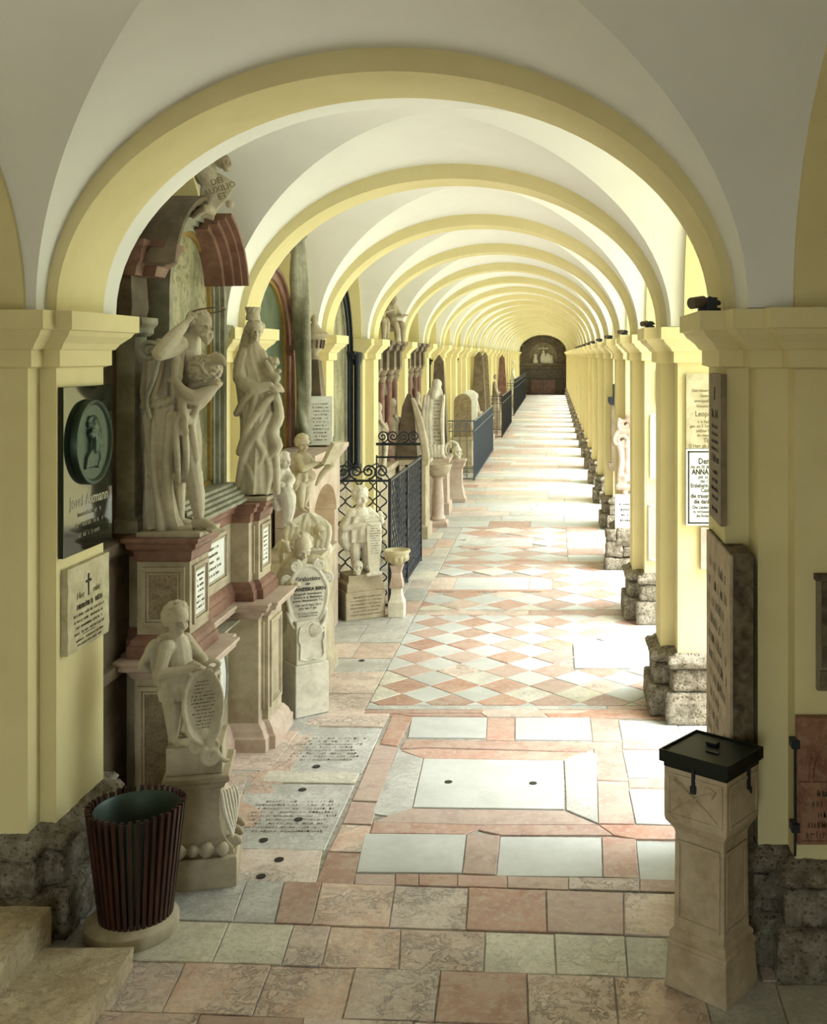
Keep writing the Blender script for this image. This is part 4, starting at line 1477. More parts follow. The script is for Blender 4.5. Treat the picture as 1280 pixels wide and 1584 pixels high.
def arch_panel(b, x0_, x1_, r, z0, zc, yc_, n_=28, ell=1.0):
    poly = [(yc_ + r, z0)] + [(yc_ + r * math.cos(PI * i / n_), zc + r * ell * math.sin(PI * i / n_)) for i in range(n_ + 1)] + [(yc_ - r, z0)]
    return b.prism(poly, x0_, x1_, 'x')


b = MB(); arch_panel(b, -2.80, -2.66, pr_ - .11, pz0 + .08, pz1, pc, ell=1.05); b.build('painting', 'paint', al)
b = MB(); arch_ring(b, -2.68, -2.635, pr_ - .135, pr_ - .10, pz0 + .07, pz1, pc, ell=1.05); b.box(-2.68, -2.635, py0 + .1, py1 - .1, pz0 + .05, pz0 + .09); b.build('gilt_frame', 'gold', al, auto=30)
b = MB()
arch_ring(b, -2.80, -2.62, pr_ - .10, pr_ - .06, pz0, pz1, pc, ell=1.05); arch_ring(b, -2.80, -2.59, pr_ - .062, pr_ - .03, pz0, pz1, pc, ell=1.05); arch_ring(b, -2.80, -2.56, pr_ - .03, pr_ + .03, pz0, pz1, pc, ell=1.05)
b.build('arched_moulding', 'grey_mould', al, auto=30)
b = MB()
for k in range(5):
    b.box(-2.80, -2.50 + .035 * (4 - k) * .9, py0 - .04, py1 + .04, pz0 - .08 + .028 * k, pz0 - .055 + .028 * k)
b.build('sill_moulding', 'grey_mould', al, bevel=.003)
# order: pilasters, entablature blocks with urn at the near side, scroll brackets
for yy_, nm in ((6.86, 'near'), (8.50, 'far')):
    block('pilaster', rect(-2.78, -2.66, yy_ - .10, yy_ + .10), [(1.87, .03), (1.95, .03), (1.97, 0), (3.12, 0)], 'grey_mould')
    block('pilaster_capital', rect(-2.78, -2.64, yy_ - .10, yy_ + .10), [(3.12, 0), (3.14, .02), (3.17, .02), (3.20, .04), (3.24, .04)], 'grey_mould')
    block('frieze', rect(-2.95, -2.66, yy_ - .16, yy_ + .10), [(3.24, 0), (3.30, .01), (3.50, .0)], 'mon_dark')
    block('entablature', [(-3.0, yy_ - .20), (-2.62, yy_ - .20), (-2.62, yy_ - .08), (-2.54, yy_ - .08), (-2.54, yy_ + .10), (-3.0, yy_ + .10)] if nm == 'near' else rect(-3.0, -2.68, yy_ - .05, yy_ + .12), [(3.50, 0), (3.56, .02), (3.60, .06), (3.66, .07), (3.68, .09), (3.72, .09)], 'mon_red')
ur = MB(); ur.lathe([(.02, 0), (.085, .0), (.085, .05), (.06, .07), (.05, .09), (.062, .11), (.10, .19), (.118, .25), (.11, .28), (.06, .32), (.05, .335), (.062, .35), (.03, .38), (.0, .40)], (-2.68, 6.80, 3.72), 20)
ur.build('urn', 'grey_mould', al, auto=40)
b = MB(); b.tube(spiral((-2.50, 6.58, 3.02), .07, 1.8, (1, 0, 0), (0, 0, 1), start=-.5), .014, 8); b.tube(cr([(-2.44, 6.58, 2.98), (-2.47, 6.58, 2.86), (-2.52, 6.58, 2.72), (-2.50, 6.58, 2.62)]), .014, 8)
b.build('scroll_bracket', 'grey_mould', al, smooth=True)
# broken curved pediment: two arched pieces
for (a0, a1, mat) in ((.12, 1.12, 'mon_red'), (1.62, 2.95, 'mon_dark')):
    b = MB()
    Rr, zc_, ycc = .86, 3.46, 7.47
    for (x1_, r0, r1) in ((-2.52, .64, .70), (-2.46, .70, .75), (-2.41, .75, .79), (-2.37, .79, .825)):
        arch_ring(b, -2.80, x1_, r0, r1, 0, zc_, ycc, 16, .78, a0, a1, False)
    b.build('pediment_piece', mat, al, auto=25)
b = MB(); arch_panel(b, -3.1, -2.74, .72, 3.3, 3.46, 7.62, ell=.78); b.build('tympanum', 'mon_dark', al)
# cartouche scroll with skull at the top of the pediment
s = Sc()
cc = P(333, 300, 7.42)
def C(px, py, d=0): return P(px, py, 7.42 + d)
s.tube([C(318, 272, .1), C(318, 272, -.05)], [.075, .075], 16)
sheet = []
n = 10
for i in range(n + 1):
    t = i / n
    a, c_ = C(322 - 20 * t - 4 * math.sin(5 * t), 262 + 70 * t, .02 - .10 * math.sin(3 * t)), C(362 - 30 * t + 4 * math.sin(6 * t), 283 + 58 * t, .06 - .1 * math.sin(3 * t))
    nrm = Vector((.35, -.75, .2)).normalized() * .022
    sheet.append([a - nrm, a + nrm, (a + c_) / 2 + nrm * 1.6, c_ + nrm, c_ - nrm])
s.loft(sheet)
s.tube(spiral(C(318, 272, -.06), .07, 1.8, (1, 0, 0), (0, 0, 1), start=1.5), .016, 8)
s.tube(spiral(C(293, 327, -.04), .04, 1.5, (1, 0, 0), (0, 0, 1)), .014, 8)
s.limb([C(300, 335, -.05), C(318, 322, -.1), C(330, 330, -.05)], [.02, .035, .02]); s.ball(C(356, 316, 0), .03)
s.limb([C(306, 262, .1), C(325, 250, .02), C(328, 262, -.02)], [.05, .04, .03])
s.carve('scroll_cartouche', 'statue', al, .007, 2)
s = Sc(); skull(s, C(345, 252, .0), (.85, -.5, -.05), .068); s.carve('skull', 'mon_cream', al, .006, 1)
me = text_mesh('DEI\nAUXILIO\nET', .058, 'ink_brown', ext=.004, line=.9)
me.transform(Matrix.Translation(C(340, 292, -.115)) @ Matrix.Rotation(math.radians(25), 4, 'Z') @ Matrix.Rotation(math.radians(-22), 4, 'Y') @ Euler((PI / 2 + .15, 0, 0)).to_matrix().to_4x4())
link('lettering', me, al, (0, 0, 0))

# ---------------- Saint with the lamb, striding on the near pedestal
jo = empty('saint_statue', (-2.36, 6.82, 1.865), 'grey limestone statue of a bearded man in a ragged cloak carrying a woolly lamb', 'statue')
J = lambda x, y, d=0: P(x, y, 6.84 + d)
s = Sc()
# body
s.limb([J(287, 532), J(281, 560), J(270, 595), J(268, 630), J(268, 655)], [.115, .13, .11, .125, .12], n=16, flat=.85, up=(1, 0, 0))
s.ball(J(276, 533, -.14), .062); s.ball(J(290, 534, .13), .062)
s.ball(J(293, 552, -.05), (.06, .07, .055)); s.ball(J(295, 552, .06), (.055, .07, .055))
hd = J(311, 502, -.02)
s.limb([J(287, 532), J(300, 510, -.01), hd + Vector((-.01, 0, -.02))], [.055, .05, .045])
# near arm raised, hand on the brow
s.limb([J(276, 535, -.15), J(262, 541, -.24), J(248, 546, -.30)], [.062, .056, .05])
s.limb([J(248, 546, -.30), J(266, 524, -.24), J(286, 502, -.13)], [.052, .047, .028])
s.hand(J(286, 502, -.13), J(302, 484, -.06) - J(286, 502, -.13), (-.3, -.6, .6), .125, .55)
# far arm under the lamb
s.limb([J(291, 536, .14), J(300, 570, .14), J(306, 600, .10)], [.058, .05, .044])
s.limb([J(306, 600, .10), J(322, 601, .02), J(334, 597, -.03)], [.044, .036, .028])
s.hand(J(330, 599, -.02), (.6, -.6, .1), (.4, -.3, -.8), .12, .6)
# striding leg and the leg behind
s.limb([J(280, 660, -.03), J(292, 700, -.08), J(299, 735, -.10), J(304, 765, -.09), J(308, 797, -.07)], [.08, .055, .052, .055, .033])
s.foot(J(304, 821, -.06), (1, -.42, 0), .20)
s.limb([J(268, 660, .09), J(274, 735, .12), J(278, 800, .12)], [.09, .055, .032])
s.foot(J(274, 821, .13), (1, .1, 0), .19)
s.carve('body', 'statue', jo, .0065, 2)
s = Sc()
# cloak: shoulder mass, back fall, ragged tunic
def sec(px, py, d, rx, ry, f): return ((*J(px, py, d),), rx, ry, f)
s.robe([sec(262, 524, 0, .07, .10, .3), sec(257, 545, 0, .115, .17, .7), sec(254, 575, 0, .12, .17, 1), sec(252, 605, 0, .125, .165, 1), sec(253, 625, 0, .125, .16, .8)], 5, .07, .4, .8, 96, .7)
s.robe([sec(266, 618, 0, .145, .155, .5), sec(264, 645, 0, .165, .165, .9), sec(266, 680, -.01, .175, .165, 1.1), sec(268, 712, -.01, .175, .16, 1.3), sec(270, 738, -.01, .155, .145, 1.7)], 6, .095, 1.2, .7, 112, .7)
s.robe([sec(247, 640, .02, .075, .12, .6), sec(243, 700, .02, .08, .13, 1), sec(246, 760, .03, .085, .13, 1.2), sec(250, 800, .03, .10, .13, 1.2), sec(254, 822, .03, .12, .13, 1)], 5, .13, .5, 1.2, 96, .7)
s.limb([J(240, 645, -.13), J(238, 715, -.16), J(247, 780, -.13), J(252, 820, -.10)], [.03, .04, .045, .05], flat=.6)
s.limb([J(262, 640, -.15), J(258, 720, -.17), J(262, 790, -.12), J(270, 822, -.08)], [.02, .03, .03, .03])
for (a, b_, c_, r) in (((283, 640, -.14), (288, 690, -.17), (290, 740, -.13), .022), ((296, 650, -.06), (303, 700, -.10), (302, 725, -.12), .022), ((272, 640, -.16), (274, 700, -.19), (277, 748, -.16), .022), ((250, 560, -.17), (240, 600, -.17), (235, 622, -.12), .03), ((268, 530, -.17), (272, 560, -.18), (268, 612, -.17), .028), ((282, 540, -.13), (279, 570, -.16), (272, 608, -.17), .022)):
    s.limb([J(*a), J(*b_), J(*c_)], [r * .8, r, r * .6])
# ragged hem
rr = random.Random(5)
for i in range(16):
    a = 2 * PI * i / 16
    p = Vector(J(270, 738, -.01)) + Vector((.15 * math.cos(a), .14 * math.sin(a), .02))
    s.limb([p, p + Vector((rr.uniform(-.02, .02), rr.uniform(-.02, .02), -rr.uniform(.03, .085)))], [.028, .01])
# rolled girdle
for i in range(34):
    a = 2 * PI * i / 34
    s.ball(Vector(J(264, 620, 0)) + Vector((.155 * math.cos(a), .165 * math.sin(a), .03 * math.cos(a) + .008 * math.sin(5 * a))), (.032, .03, .026), Euler((a * 2, a, 0)), 8)
for r in (.045, .03):
    s.tube([J(280 + 1, 655, -.18) + Vector((r * math.cos(t) * .7, 0, r * 1.5 * math.sin(t))) for t in [2 * PI * k / 16 for k in range(16)]], .010, 6, closed=True)
s.limb([J(285, 655, -.18), J(289, 668, -.18)], [.012, .018])
# cloth swag under the lamb, knot on the chest
for k in range(4):
    s.limb([J(272, 588, -.17 + .03 * k), J(282, 604 + 6 * k, -.19 + .04 * k), J(300, 612 + 6 * k, -.16 + .05 * k), J(318, 606 + 3 * k, -.13 + .05 * k), J(335, 598, -.10 + .04 * k)], [.022, .034, .04, .036, .018])
s.ball(J(274, 583, -.16), (.04, .03, .03)); s.limb([J(274, 583, -.16), J(262, 588, -.17)], [.02, .015])
s.limb([J(300, 600, -.04), J(316, 592, -.05), J(333, 592, -.06)], [.05, .05, .04])
s.limb([J(280, 600, -.14), J(284, 640, -.16), J(296, 650, -.12), J(308, 620, -.08)], [.02, .03, .03, .02])
s.carve('cloak', 'statue', jo, .0055, 2)
s = Sc()
lc = J(316, 571, -.06)
s.ball(lc, (.10, .085, .085), n=16); s.curls(lc, (.105, .09, .09), 210, 21, .012, -.9)
s.limb([J(330, 562, -.08), J(338, 555, -.11), J(347, 562, -.15)], [.042, .04, .02]); s.limb([J(334, 547, -.09), J(328, 550, -.13)], [.016, .010]); s.curls(J(333, 556, -.08), (.036, .036, .036), 40, 22, .009, -.5)
s.carve('lamb', 'statue', jo, .0045, 1)
s = Sc()
f_ = (.80, -.50, -.38)
s.face(hd, f_, (.3, 0, 1), .088)
s.curls(hd + Vector((-.015, 0, .02)), (.066, .068, .072), 130, 11, .0165, -.55, f_)
s.curls(hd + Vector((.045, -.025, -.07)), (.03, .032, .035), 45, 12, .0135, -2)
s.limb([hd + Vector((.03, -.03, -.05)), hd + Vector((.055, -.045, -.115))], [.034, .018])
s.limb([hd + Vector((-.05, 0, -.03)), hd + Vector((-.075, .0, -.09)), hd + Vector((-.07, -.01, -.14))], [.035, .03, .015])
s.carve('head', 'statue', jo, .0045, 1)
b = MB(); hc = hd + Vector((.05, 0, .088))
b.tube([hc + Vector((.10 * math.cos(t), .10 * math.sin(t), .018 * math.cos(t + .5))) for t in [2 * PI * k / 32 for k in range(32)]], .005, 6, closed=True)
b.tube([hc + Vector((-.10, 0, -.015)), hd + Vector((-.04, 0, .06))], .004, 6)
b.build('halo', 'mon_dark', jo, smooth=True)
b = MB(); b.box(-2.60, -2.20, 6.62, 7.02, 1.865, 1.895); b.build('plinth', 'mon_cream', jo, bevel=.004)

# ---------------- crowned woman on the far pedestal
mo = empty('crowned_statue', (-2.34, 8.42, 1.865), 'pale limestone statue of a crowned woman in a swirling mantle beside the painting', 'statue')
Q = lambda x, y, d=0: P(x, y, 8.42 + d)
def qs(px, py, d, rx, ry, f): return ((*Q(px, py, d),), rx, ry, f)
s = Sc()
s.robe([qs(400, 762, 0, .165, .15, 1), qs(401, 730, 0, .15, .14, 1), qs(402, 690, 0, .145, .135, 1), qs(402, 650, 0, .15, .135, 1), qs(398, 615, 0, .155, .13, .9), qs(394, 585, 0, .15, .125, .7), qs(389, 560, 0, .135, .115, .4), qs(388, 543, 0, .10, .09, .3), qs(391, 533, 0, .06, .06, .1)], 6, .10, 0, 2.2, 110, .7)
hd = Q(395, 512, -.03)
s.limb([Q(391, 535), Q(394, 520, -.02)], [.05, .045])
s.face(hd, (.42, -.88, -.22), (0, 0, 1), .078)
s.ball(hd + Vector((-.012, .025, .03)), (.07, .072, .075)); s.curls(hd + Vector((-.005, .02, .02)), (.066, .068, .07), 40, 31, .014, -.2, (.42, -.88, -.1))
s.limb([hd + Vector((-.05, .03, .03)), hd + Vector((-.075, .03, -.06)), Q(378, 545, 0)], [.04, .045, .05])
# arms and mantle edges
s.limb([Q(378, 548, -.05), Q(372, 585, -.10), Q(392, 600, -.16), Q(418, 596, -.16)], [.06, .06, .05, .03])
s.limb([Q(402, 548, 0), Q(414, 575, -.06), Q(428, 585, -.10)], [.055, .05, .035])
s.hand(Q(416, 597, -.16), (.8, -.3, -.25), (0, -.3, 1), .13, .3); s.hand(Q(424, 590, -.10), (.8, -.25, -.7), (.3, -.2, 1), .13, .35)
rr = random.Random(8)
for (pts, r) in (([(366, 640), (385, 612), (410, 598), (425, 604)], .032), ([(370, 700), (388, 655), (408, 625), (424, 612)], .034), ([(372, 560), (380, 590), (400, 606)], .03), ([(368, 755), (380, 700), (400, 670), (418, 640)], .034), ([(428, 612), (432, 645), (422, 668), (430, 690), (420, 705)], .036), ([(405, 640), (398, 680), (408, 700), (400, 720)], .028), ([(384, 720), (392, 740), (386, 763)], .03), ([(410, 700), (418, 730), (412, 763)], .028), ([(427, 690), (428, 730), (430, 762)], .028), ([(395, 610), (388, 650), (376, 690)], .028), ([(412, 560), (420, 580), (412, 600)], .026)):
    s.limb([Q(x, y, -.118 + .0012 * abs(x - 395)) for x, y in pts], [r * .8] + [r * 1.2] * (len(pts) - 2) + [r * .7])
s.carve('figure', 'statue', mo, .006, 2)
b = MB(); cr_ = hd + Vector((-.02, .01, .085))
rings = []
for z, r in ((0, .055), (.02, .058), (.05, .05), (.085, .062)):
    rings.append([(cr_.x + r * math.cos(2 * PI * i / 20), cr_.y + r * math.sin(2 * PI * i / 20), cr_.z + z + (.018 * (i % 2) if z > .08 else 0)) for i in range(20)])
b.loft(rings); b.build('crown', 'statue', mo)
s = Sc(); s.ball(Q(420, 566, -.05), (.045, .04, .035)); s.curls(Q(422, 560, -.05), (.05, .04, .03), 18, 41, .016, -.2); s.limb([Q(408, 578, -.05), Q(432, 574, -.08)], [.02, .02]); s.limb([Q(418, 575, -.05), Q(416, 590, -.08)], [.03, .02])
s.carve('flower_basket', 'statue', mo, .007, 1)
b = MB(); b.box(-2.52, -2.22, 8.24, 8.60, 1.865, 1.90); b.build('plinth', 'mon_cream', mo, bevel=.004)
# small child sitting on the pedestal edge beside the woman
sc_ = empty('seated_cherub', (-2.12, 8.6, 1.5), 'small carved child sitting at the hem of the crowned statue with one leg hanging', 'statue')
s = Sc()
s.limb([Q(437, 728, .12), Q(438, 745, .12), Q(436, 757, .12)], [.065, .085, .085]); s.face(Q(440, 713, .08), (.8, -.5, 0), (0, 0, 1), .065); s.curls(Q(440, 710, .08), (.05, .05, .055), 50, 42, .011, -.3, (.8, -.5, 0))
s.limb([Q(438, 757, .10), Q(446, 770, .04), Q(447, 790, .06), Q(445, 806, .08)], [.07, .065, .05, .032]); s.foot(Q(441, 814, .08), (1, -.5, 0), .12)
s.limb([Q(432, 757, .14), Q(424, 768, .06), Q(430, 785, .04)], [.065, .055, .035]); s.limb([Q(434, 732, .06), Q(426, 746, .0), Q(438, 750, -.05)], [.035, .032, .022]); s.limb([Q(442, 732, .1), Q(452, 742, .04), Q(446, 750, -.04)], [.035, .03, .022])
s.carve('figure', 'statue_pale', sc_, .006, 1)
# ================================================================ farther monuments on the left
# ---- cartouche monument beside the altar tomb
fr = empty('cartouche_monument', (-2.10, 9.02, 0), 'white stone block with a child leaning over a scrolled oval tablet headed Grabstätte', 'monument')
XF = T(-2.115, 9.00, 0, math.radians(45))       # local -y faces the camera's right, -x its left
XF2 = T(-2.11, 9.00, 0, math.radians(38))
b = MB(); b.x = XF2; b.box(-.15, .15, -.155, .15, 0, .43); b.build('lower_block', 'statue_pale', fr, bevel=.008)
b = MB(); b.x = XF2; b.box(-.135, .135, -.14, .135, .43, .79); b.build('upper_block', 'statue_pale', fr, bevel=.008)
s = Sc()
pts = [(-.105, .48), (-.10, .60), (-.115, .64), (-.10, .74), (-.04, .755), (0, .77), (.04, .755), (.10, .74), (.115, .64), (.10, .60), (.105, .48), (.04, .46), (0, .475), (-.04, .46)]
s.tube(cr([(x, -.145, z) for x, z in pts + pts[:1]], 4)[:-1], .011, 6, closed=True)
s.carve('rococo_frame', 'statue_pale', fr, .006, 1, XF2)
XC = T(-2.07, 8.92, 0, math.radians(24))
s = Sc()
n = 44
def oval2(r, y):
    o = []
    for i in range(n):
        a = 2 * PI * i / n
        z = math.sin(a)
        w_ = .17 * (1 - .18 * (z < 0) * z * z) * (1 + .03 * math.sin(7 * a))
        o.append((w_ * r * math.cos(a), y, .98 + .27 * r * z))
    return o
s.loft([oval2(.8, .07), oval2(1.0, .04), oval2(1.02, .0), oval2(.9, -.022), oval2(.5, -.038), oval2(.05, -.042)])
s.tube([(p[0], p[1], p[2]) for p in oval2(.97, -.018)], .017, 7, closed=True)
for sx in (-1, 1):
    s.tube(spiral((.10 * sx, -.02, 1.245), .05, 1.6, (sx, 0, 0), (0, 0, 1), start=2), .014, 6)
    s.tube(spiral((.17 * sx, -.01, 1.13), .045, 1.5, (sx, 0, 0), (0, 0, 1), start=-1), .014, 6)
    s.tube(spiral((.14 * sx, -.01, .80), .035, 1.5, (sx, 0, 0), (0, 0, 1), start=1), .013, 6)
    s.tube(cr([(.16 * sx, -.01, .86), (.13 * sx, -.045, .76), (.06 * sx, -.05, .70), (.0, -.03, .69)]), .018, 6)
    s.tube(spiral((.055 * sx, -.045, .705), .05, 1.6, (sx, 0, 0), (0, 0, 1), start=.5), .016, 6)
s.limb([(-.12, .02, .80), (-.05, .03, .70), (.05, -.03, .68), (.11, -.06, .70)], [.03, .05, .04, .02])
s.limb([(0, .06, 1.0), (0, .06, .80)], [.11, .09])
s.carve('cartouche', 'statue_pale', fr, .006, 2, XC)
for (tx, sz, z, bo) in (('Grabstätte', .048, 1.135, .0006), ('der', .028, 1.095, .0005), ('FRANZISKA BIRN', .040, 1.05, .0012), ('Bürgersfr. Inwohnerin', .026, 1.012, .0003), ('emerit. k. k. Beamtens', .026, .984, .0003), ('gewes. Banmeisters To.', .026, .956, .0003), ('Geb. am 9. Nov. 1810', .024, .918, .0003), ('gest. den 7. Jan.', .024, .892, .0003), ('Ihr ruhe in Frieden', .022, .85, 0), ('in Ewigkeit Amen', .022, .828, 0)):
    me = text_mesh(tx, sz, 'ink', bold=bo, ext=.001)
    mx = max(v.co.x for v in me.vertices); k = min(1, .145 / mx)
    me.transform(XC @ Matrix.Translation((0, -.046, z)) @ Euler(R_CAM).to_matrix().to_4x4() @ Matrix.Diagonal((k, 1, 1, 1)))
    link('lettering', me, fr, (0, 0, 0))
s = Sc()
K = lambda x, y, d=0: P(x, y, 9.0 + d)
s.face(K(468, 846, -.04), (.45, -.70, -.62), (0, 0, 1), .105)
s.curls(K(467, 841, -.03), (.085, .085, .09), 90, 51, .017, -.4, (.45, -.70, -.2))
s.limb([K(461, 866, .02), K(454, 882, -.02), K(451, 905, -.02), K(455, 925, .02)], [.08, .115, .125, .11], n=14)
s.limb([K(448, 872, .0), K(437, 890, -.06), K(441, 906, -.12), K(452, 903, -.20)], [.06, .05, .04, .028]); s.hand(K(451, 903, -.20), (.9, -.2, .1), (0, -.6, 1), .10, .9)
s.limb([K(482, 866, .10), K(497, 870, .12), K(498, 885, .06)], [.055, .05, .04]); s.hand(K(499, 882, .04), (.3, -.6, -.9), (0, -1, .5), .10, .8)
for k in range(5): s.limb([K(446, 850, .15), K(440 - 1 * k, 838 + 3 * k, .17), K(434 + k, 862 + 4 * k, .16)], [.03, .035, .015])
s.limb([K(455, 920, .06), K(452, 950, .06), K(455, 975, .05)], [.12, .12, .09])
s.carve('child', 'statue', fr, .0055, 2)

# ---- draped plinth with a standing child, behind it
dp = empty('draped_plinth', (-2.35, 9.95, 0), 'cream stone plinth topped by draped rockwork with a skull, behind the cartouche monument', 'plinth')
b = MB(); b.profile(rect(-2.60, -2.12, 9.62, 10.28), [(0, .03), (.15, .03), (.18, 0), (1.12, 0), (1.15, .03), (1.2, .03)]); b.build('block', 'mon_cream', dp, bevel=.006)
s = Sc()
G = lambda x, y, d=0: P(x, y, 9.85 + d)
s.limb([G(440, 850, .1), G(465, 845, 0), G(500, 850, .1)], [.10, .12, .09]); s.limb([G(450, 828, .1), G(480, 818, .0), G(500, 832, .1)], [.09, .11, .08])
for i in range(9):
    x = 442 + 8 * i
    s.limb([G(470 + 2 * i, 796, -.02 + .03 * (i % 3)), G(x + 4, 815, -.10), G(x, 846, -.11)], [.02, .022, .02])
s.carve('drapery', 'statue_pale', dp, .009, 2)
s = Sc(); skull(s, G(494, 822, -.12), (.7, -.6, -.2), .07); s.carve('skull', 'statue', dp, .007, 1)
ca = empty('cherub_with_book', (-2.29, 9.85, 1.555), 'naked stone child standing on a draped plinth and holding an open book', 'statue')
s = Sc()
cherub(s, .71, (.85, -.5, -.25), 80, 61, arms=[((.10, .17, .56), (.24, .12, .60), (1, .1, -.1)), ((.13, -.18, .56), (.22, .0, .62), (.2, 1, .1))])
s.robe([((.0, 0, .36), .10, .12, .5), ((.0, 0, .31), .105, .13, 1), ((.01, 0, .27), .09, .115, 1)], 9, .12, 1)
s.limb([(.0, -.10, .30), (.02, -.14, .25), (.0, -.12, .2)], [.03, .035, .015])
s.x = Matrix.Translation((.30, .06, .55)) @ Matrix.Rotation(.5, 4, 'Y'); s.box(-.02, .02, -.10, .10, -.13, .10); s.x = None
s.limb([(.25, .1, .42), (.18, .06, .34), (.14, .02, .24)], [.035, .03, .015])
s.ball((-.05, .05, .12), (.06, .05, .12))
s.carve('figure', 'statue', ca, .0065, 2, T(-2.33, 9.85, 1.565, math.radians(-20)))

# ---- arched mantel tomb with obelisk, urn and white plaque
ob = empty('obelisk_tomb', (-2.6, 11.2, 0), 'pink stone mantel tomb with arched niche carrying a dark obelisk, urn and white lettered plaque', 'tomb')
for ya_, yb_ in ((10.45, 10.62), (11.75, 11.93)):
    b = MB(); b.box(-2.74, -2.42, ya_, yb_, 0, 1.298); b.build('side_post', 'mon_pink', ob, bevel=.004)
b = MB(); b.prism([(10.45, 1.30), (10.62, 1.30)] + [(11.185 - .565 * math.cos(PI * i / 20), 1.30 + .34 * math.sin(PI * i / 20)) for i in range(1, 20)] + [(11.75, 1.30), (11.93, 1.30), (11.93, 1.88), (10.45, 1.88)], -2.74, -2.40, 'x'); b.build('arch_front', 'mon_pink', ob, bevel=.003)
b = MB(); b.box(-2.74, -2.70, 10.62, 11.75, 0, 1.7); b.build('niche_back', 'yellow', ob)
b = MB(); b.profile(rect(-2.74, -2.40, 10.42, 11.95), [(1.86, 0), (1.90, .03), (1.94, .06), (1.98, .08), (2.02, .08)]); b.build('shelf', 'mon_pink', ob, bevel=.003)
b = MB(); b.loft([[(x, y, z) for x, y in rect(-2.62 - r, -2.62 + r, 11.55 - r, 11.55 + r)] for z, r in ((2.02, .19), (2.10, .19), (2.12, .16), (2.95, .08))]); b.build('obelisk', 'mon_dark', ob, bevel=.004)
b = MB(); b.lathe([(.08, 0), (.07, .03), (.04, .05), (.045, .07), (.085, .14), (.10, .22), (.15, .26), (.155, .29), (.12, .31), (.06, .36), (.05, .38), (.03, .41), (.045, .44), (.03, .48), (0, .50)], (-2.60, 11.55, 2.94), 20); b.build('urn', 'mon_cream', ob, auto=40)
b = MB()
for i in range(12):
    a = 2 * PI * i / 12; b.tube([(-2.60 + .095 * math.cos(a), 11.55 + .095 * math.sin(a), 3.08), (-2.60 + .108 * math.cos(a), 11.55 + .108 * math.sin(a), 3.15)], .014, 6)
b.build('urn_fluting', 'mon_dark', ob, kind='stuff')
b = MB(); b.x = T(-2.49, 11.36, 0, math.radians(10)); b.box(-.125, .125, -.02, .03, 2.04, 2.56); b.build('white_plaque', 'white_plaque', ob, bevel=.003)
me = worn_lines(.20, .42, 11, 81, .45, .1).mesh('lettering', 'ink_brown'); me.transform(T(-2.49, 11.36, 2.29, math.radians(10)) @ Matrix.Translation((0, -.022, 0)) @ Euler(R_CAM).to_matrix().to_4x4()); tag(link('lettering', me, ob, (0, 0, 0)), kind='stuff')


# ---- arched wall paintings of the second and third bay
def wall_painting(name, label, y0, y1, z0, zc, x, mats, ell=1.0):
    e = empty(name, (-3.1, (y0 + y1) / 2, 0), label, 'painting')
    yc_, r = (y0 + y1) / 2, (y1 - y0) / 2
    b = MB(); arch_panel(b, -3.15, x - .06, r - .10, z0, zc, yc_, ell=ell); b.build('picture', mats[0], e)
    b = MB(); arch_ring(b, -3.15, x - .03, r - .13, r - .09, z0, zc, yc_, ell=ell); b.build('inner_frame', mats[1], e, auto=30)
    b = MB(); arch_ring(b, -3.15, x, r - .09, r + .03, z0, zc, yc_, ell=ell); arch_ring(b, -3.15, x + .03, r + .0, r + .045, z0, zc, yc_, ell=ell); b.build('outer_frame', mats[2], e, auto=30)
    for yy_ in (y0 - .02, y1 - .06):
        b = MB(); b.profile(rect(-3.15, x + .05, yy_ - .04, yy_ + .12), [(zc - .06, 0), (zc, 0), (zc + .005, .03), (zc + .05, .03)]); b.build('impost', mats[2], e)
    b = MB(); b.box(-3.15, x + .02, y0 - .05, y1 + .05, 0, z0 - .1); b.build('dado', mats[3], e)
    b = MB(); b.profile(rect(-3.15, x + .0, y0 - .05, y1 + .05), [(z0 - .12, .03), (z0 - .06, .06), (z0, .06)]); b.build('sill', mats[2], e, bevel=.004)
    return e


wall_painting('arched_painting', 'dark green arched wall painting with a thin gilt edge and brown marble frame, second bay', 9.75, 11.35, 1.75, 3.05, -2.80, ('green_paint', 'gold', 'mon_red', 'mon_cream'))
e = wall_painting('arched_painting', 'brown faded arched painting in a black carved frame, in the third bay', 12.75, 14.55, 1.45, 3.0, -2.78, ('paint', 'grey_mould', 'iron', 'mon_cream'), 1.15)
for yy_ in (12.72, 14.60):
    s = MB(); s.lathe([(.06, 1.45), (.06, 1.5), (.045, 1.53), (.045, 2.85), (.07, 2.93), (.08, 3.02), (.05, 3.04)], (-2.70, yy_, 0), 14)
    s.build('column', 'iron', e, auto=40)
dr = empty('hanging_drapery', (-2.6, 11.9, 1.9), 'long grey-green carved curtain hanging beside the second bay painting', 'drapery')
s = Sc()
D_ = lambda x, y, d=0: P(x, y, 11.2 + d)
for k in range(4):
    s.limb([D_(458 + 3 * k, 368), D_(455 + 5 * k, 430, .05 * k), D_(462 + 4 * k, 520, -.04 * k), D_(466 + 3 * k, 600, 0), D_(463 + 4 * k, 660, .03)], [.03, .05, .05, .05, .035])
s.limb([D_(466, 640), D_(476, 680), D_(482, 684)], [.05, .04, .015]); s.limb([D_(440, 395), D_(452, 375), D_(470, 365)], [.03, .045, .04])
s.carve('folds', 'grey_mould', dr, .010, 2)

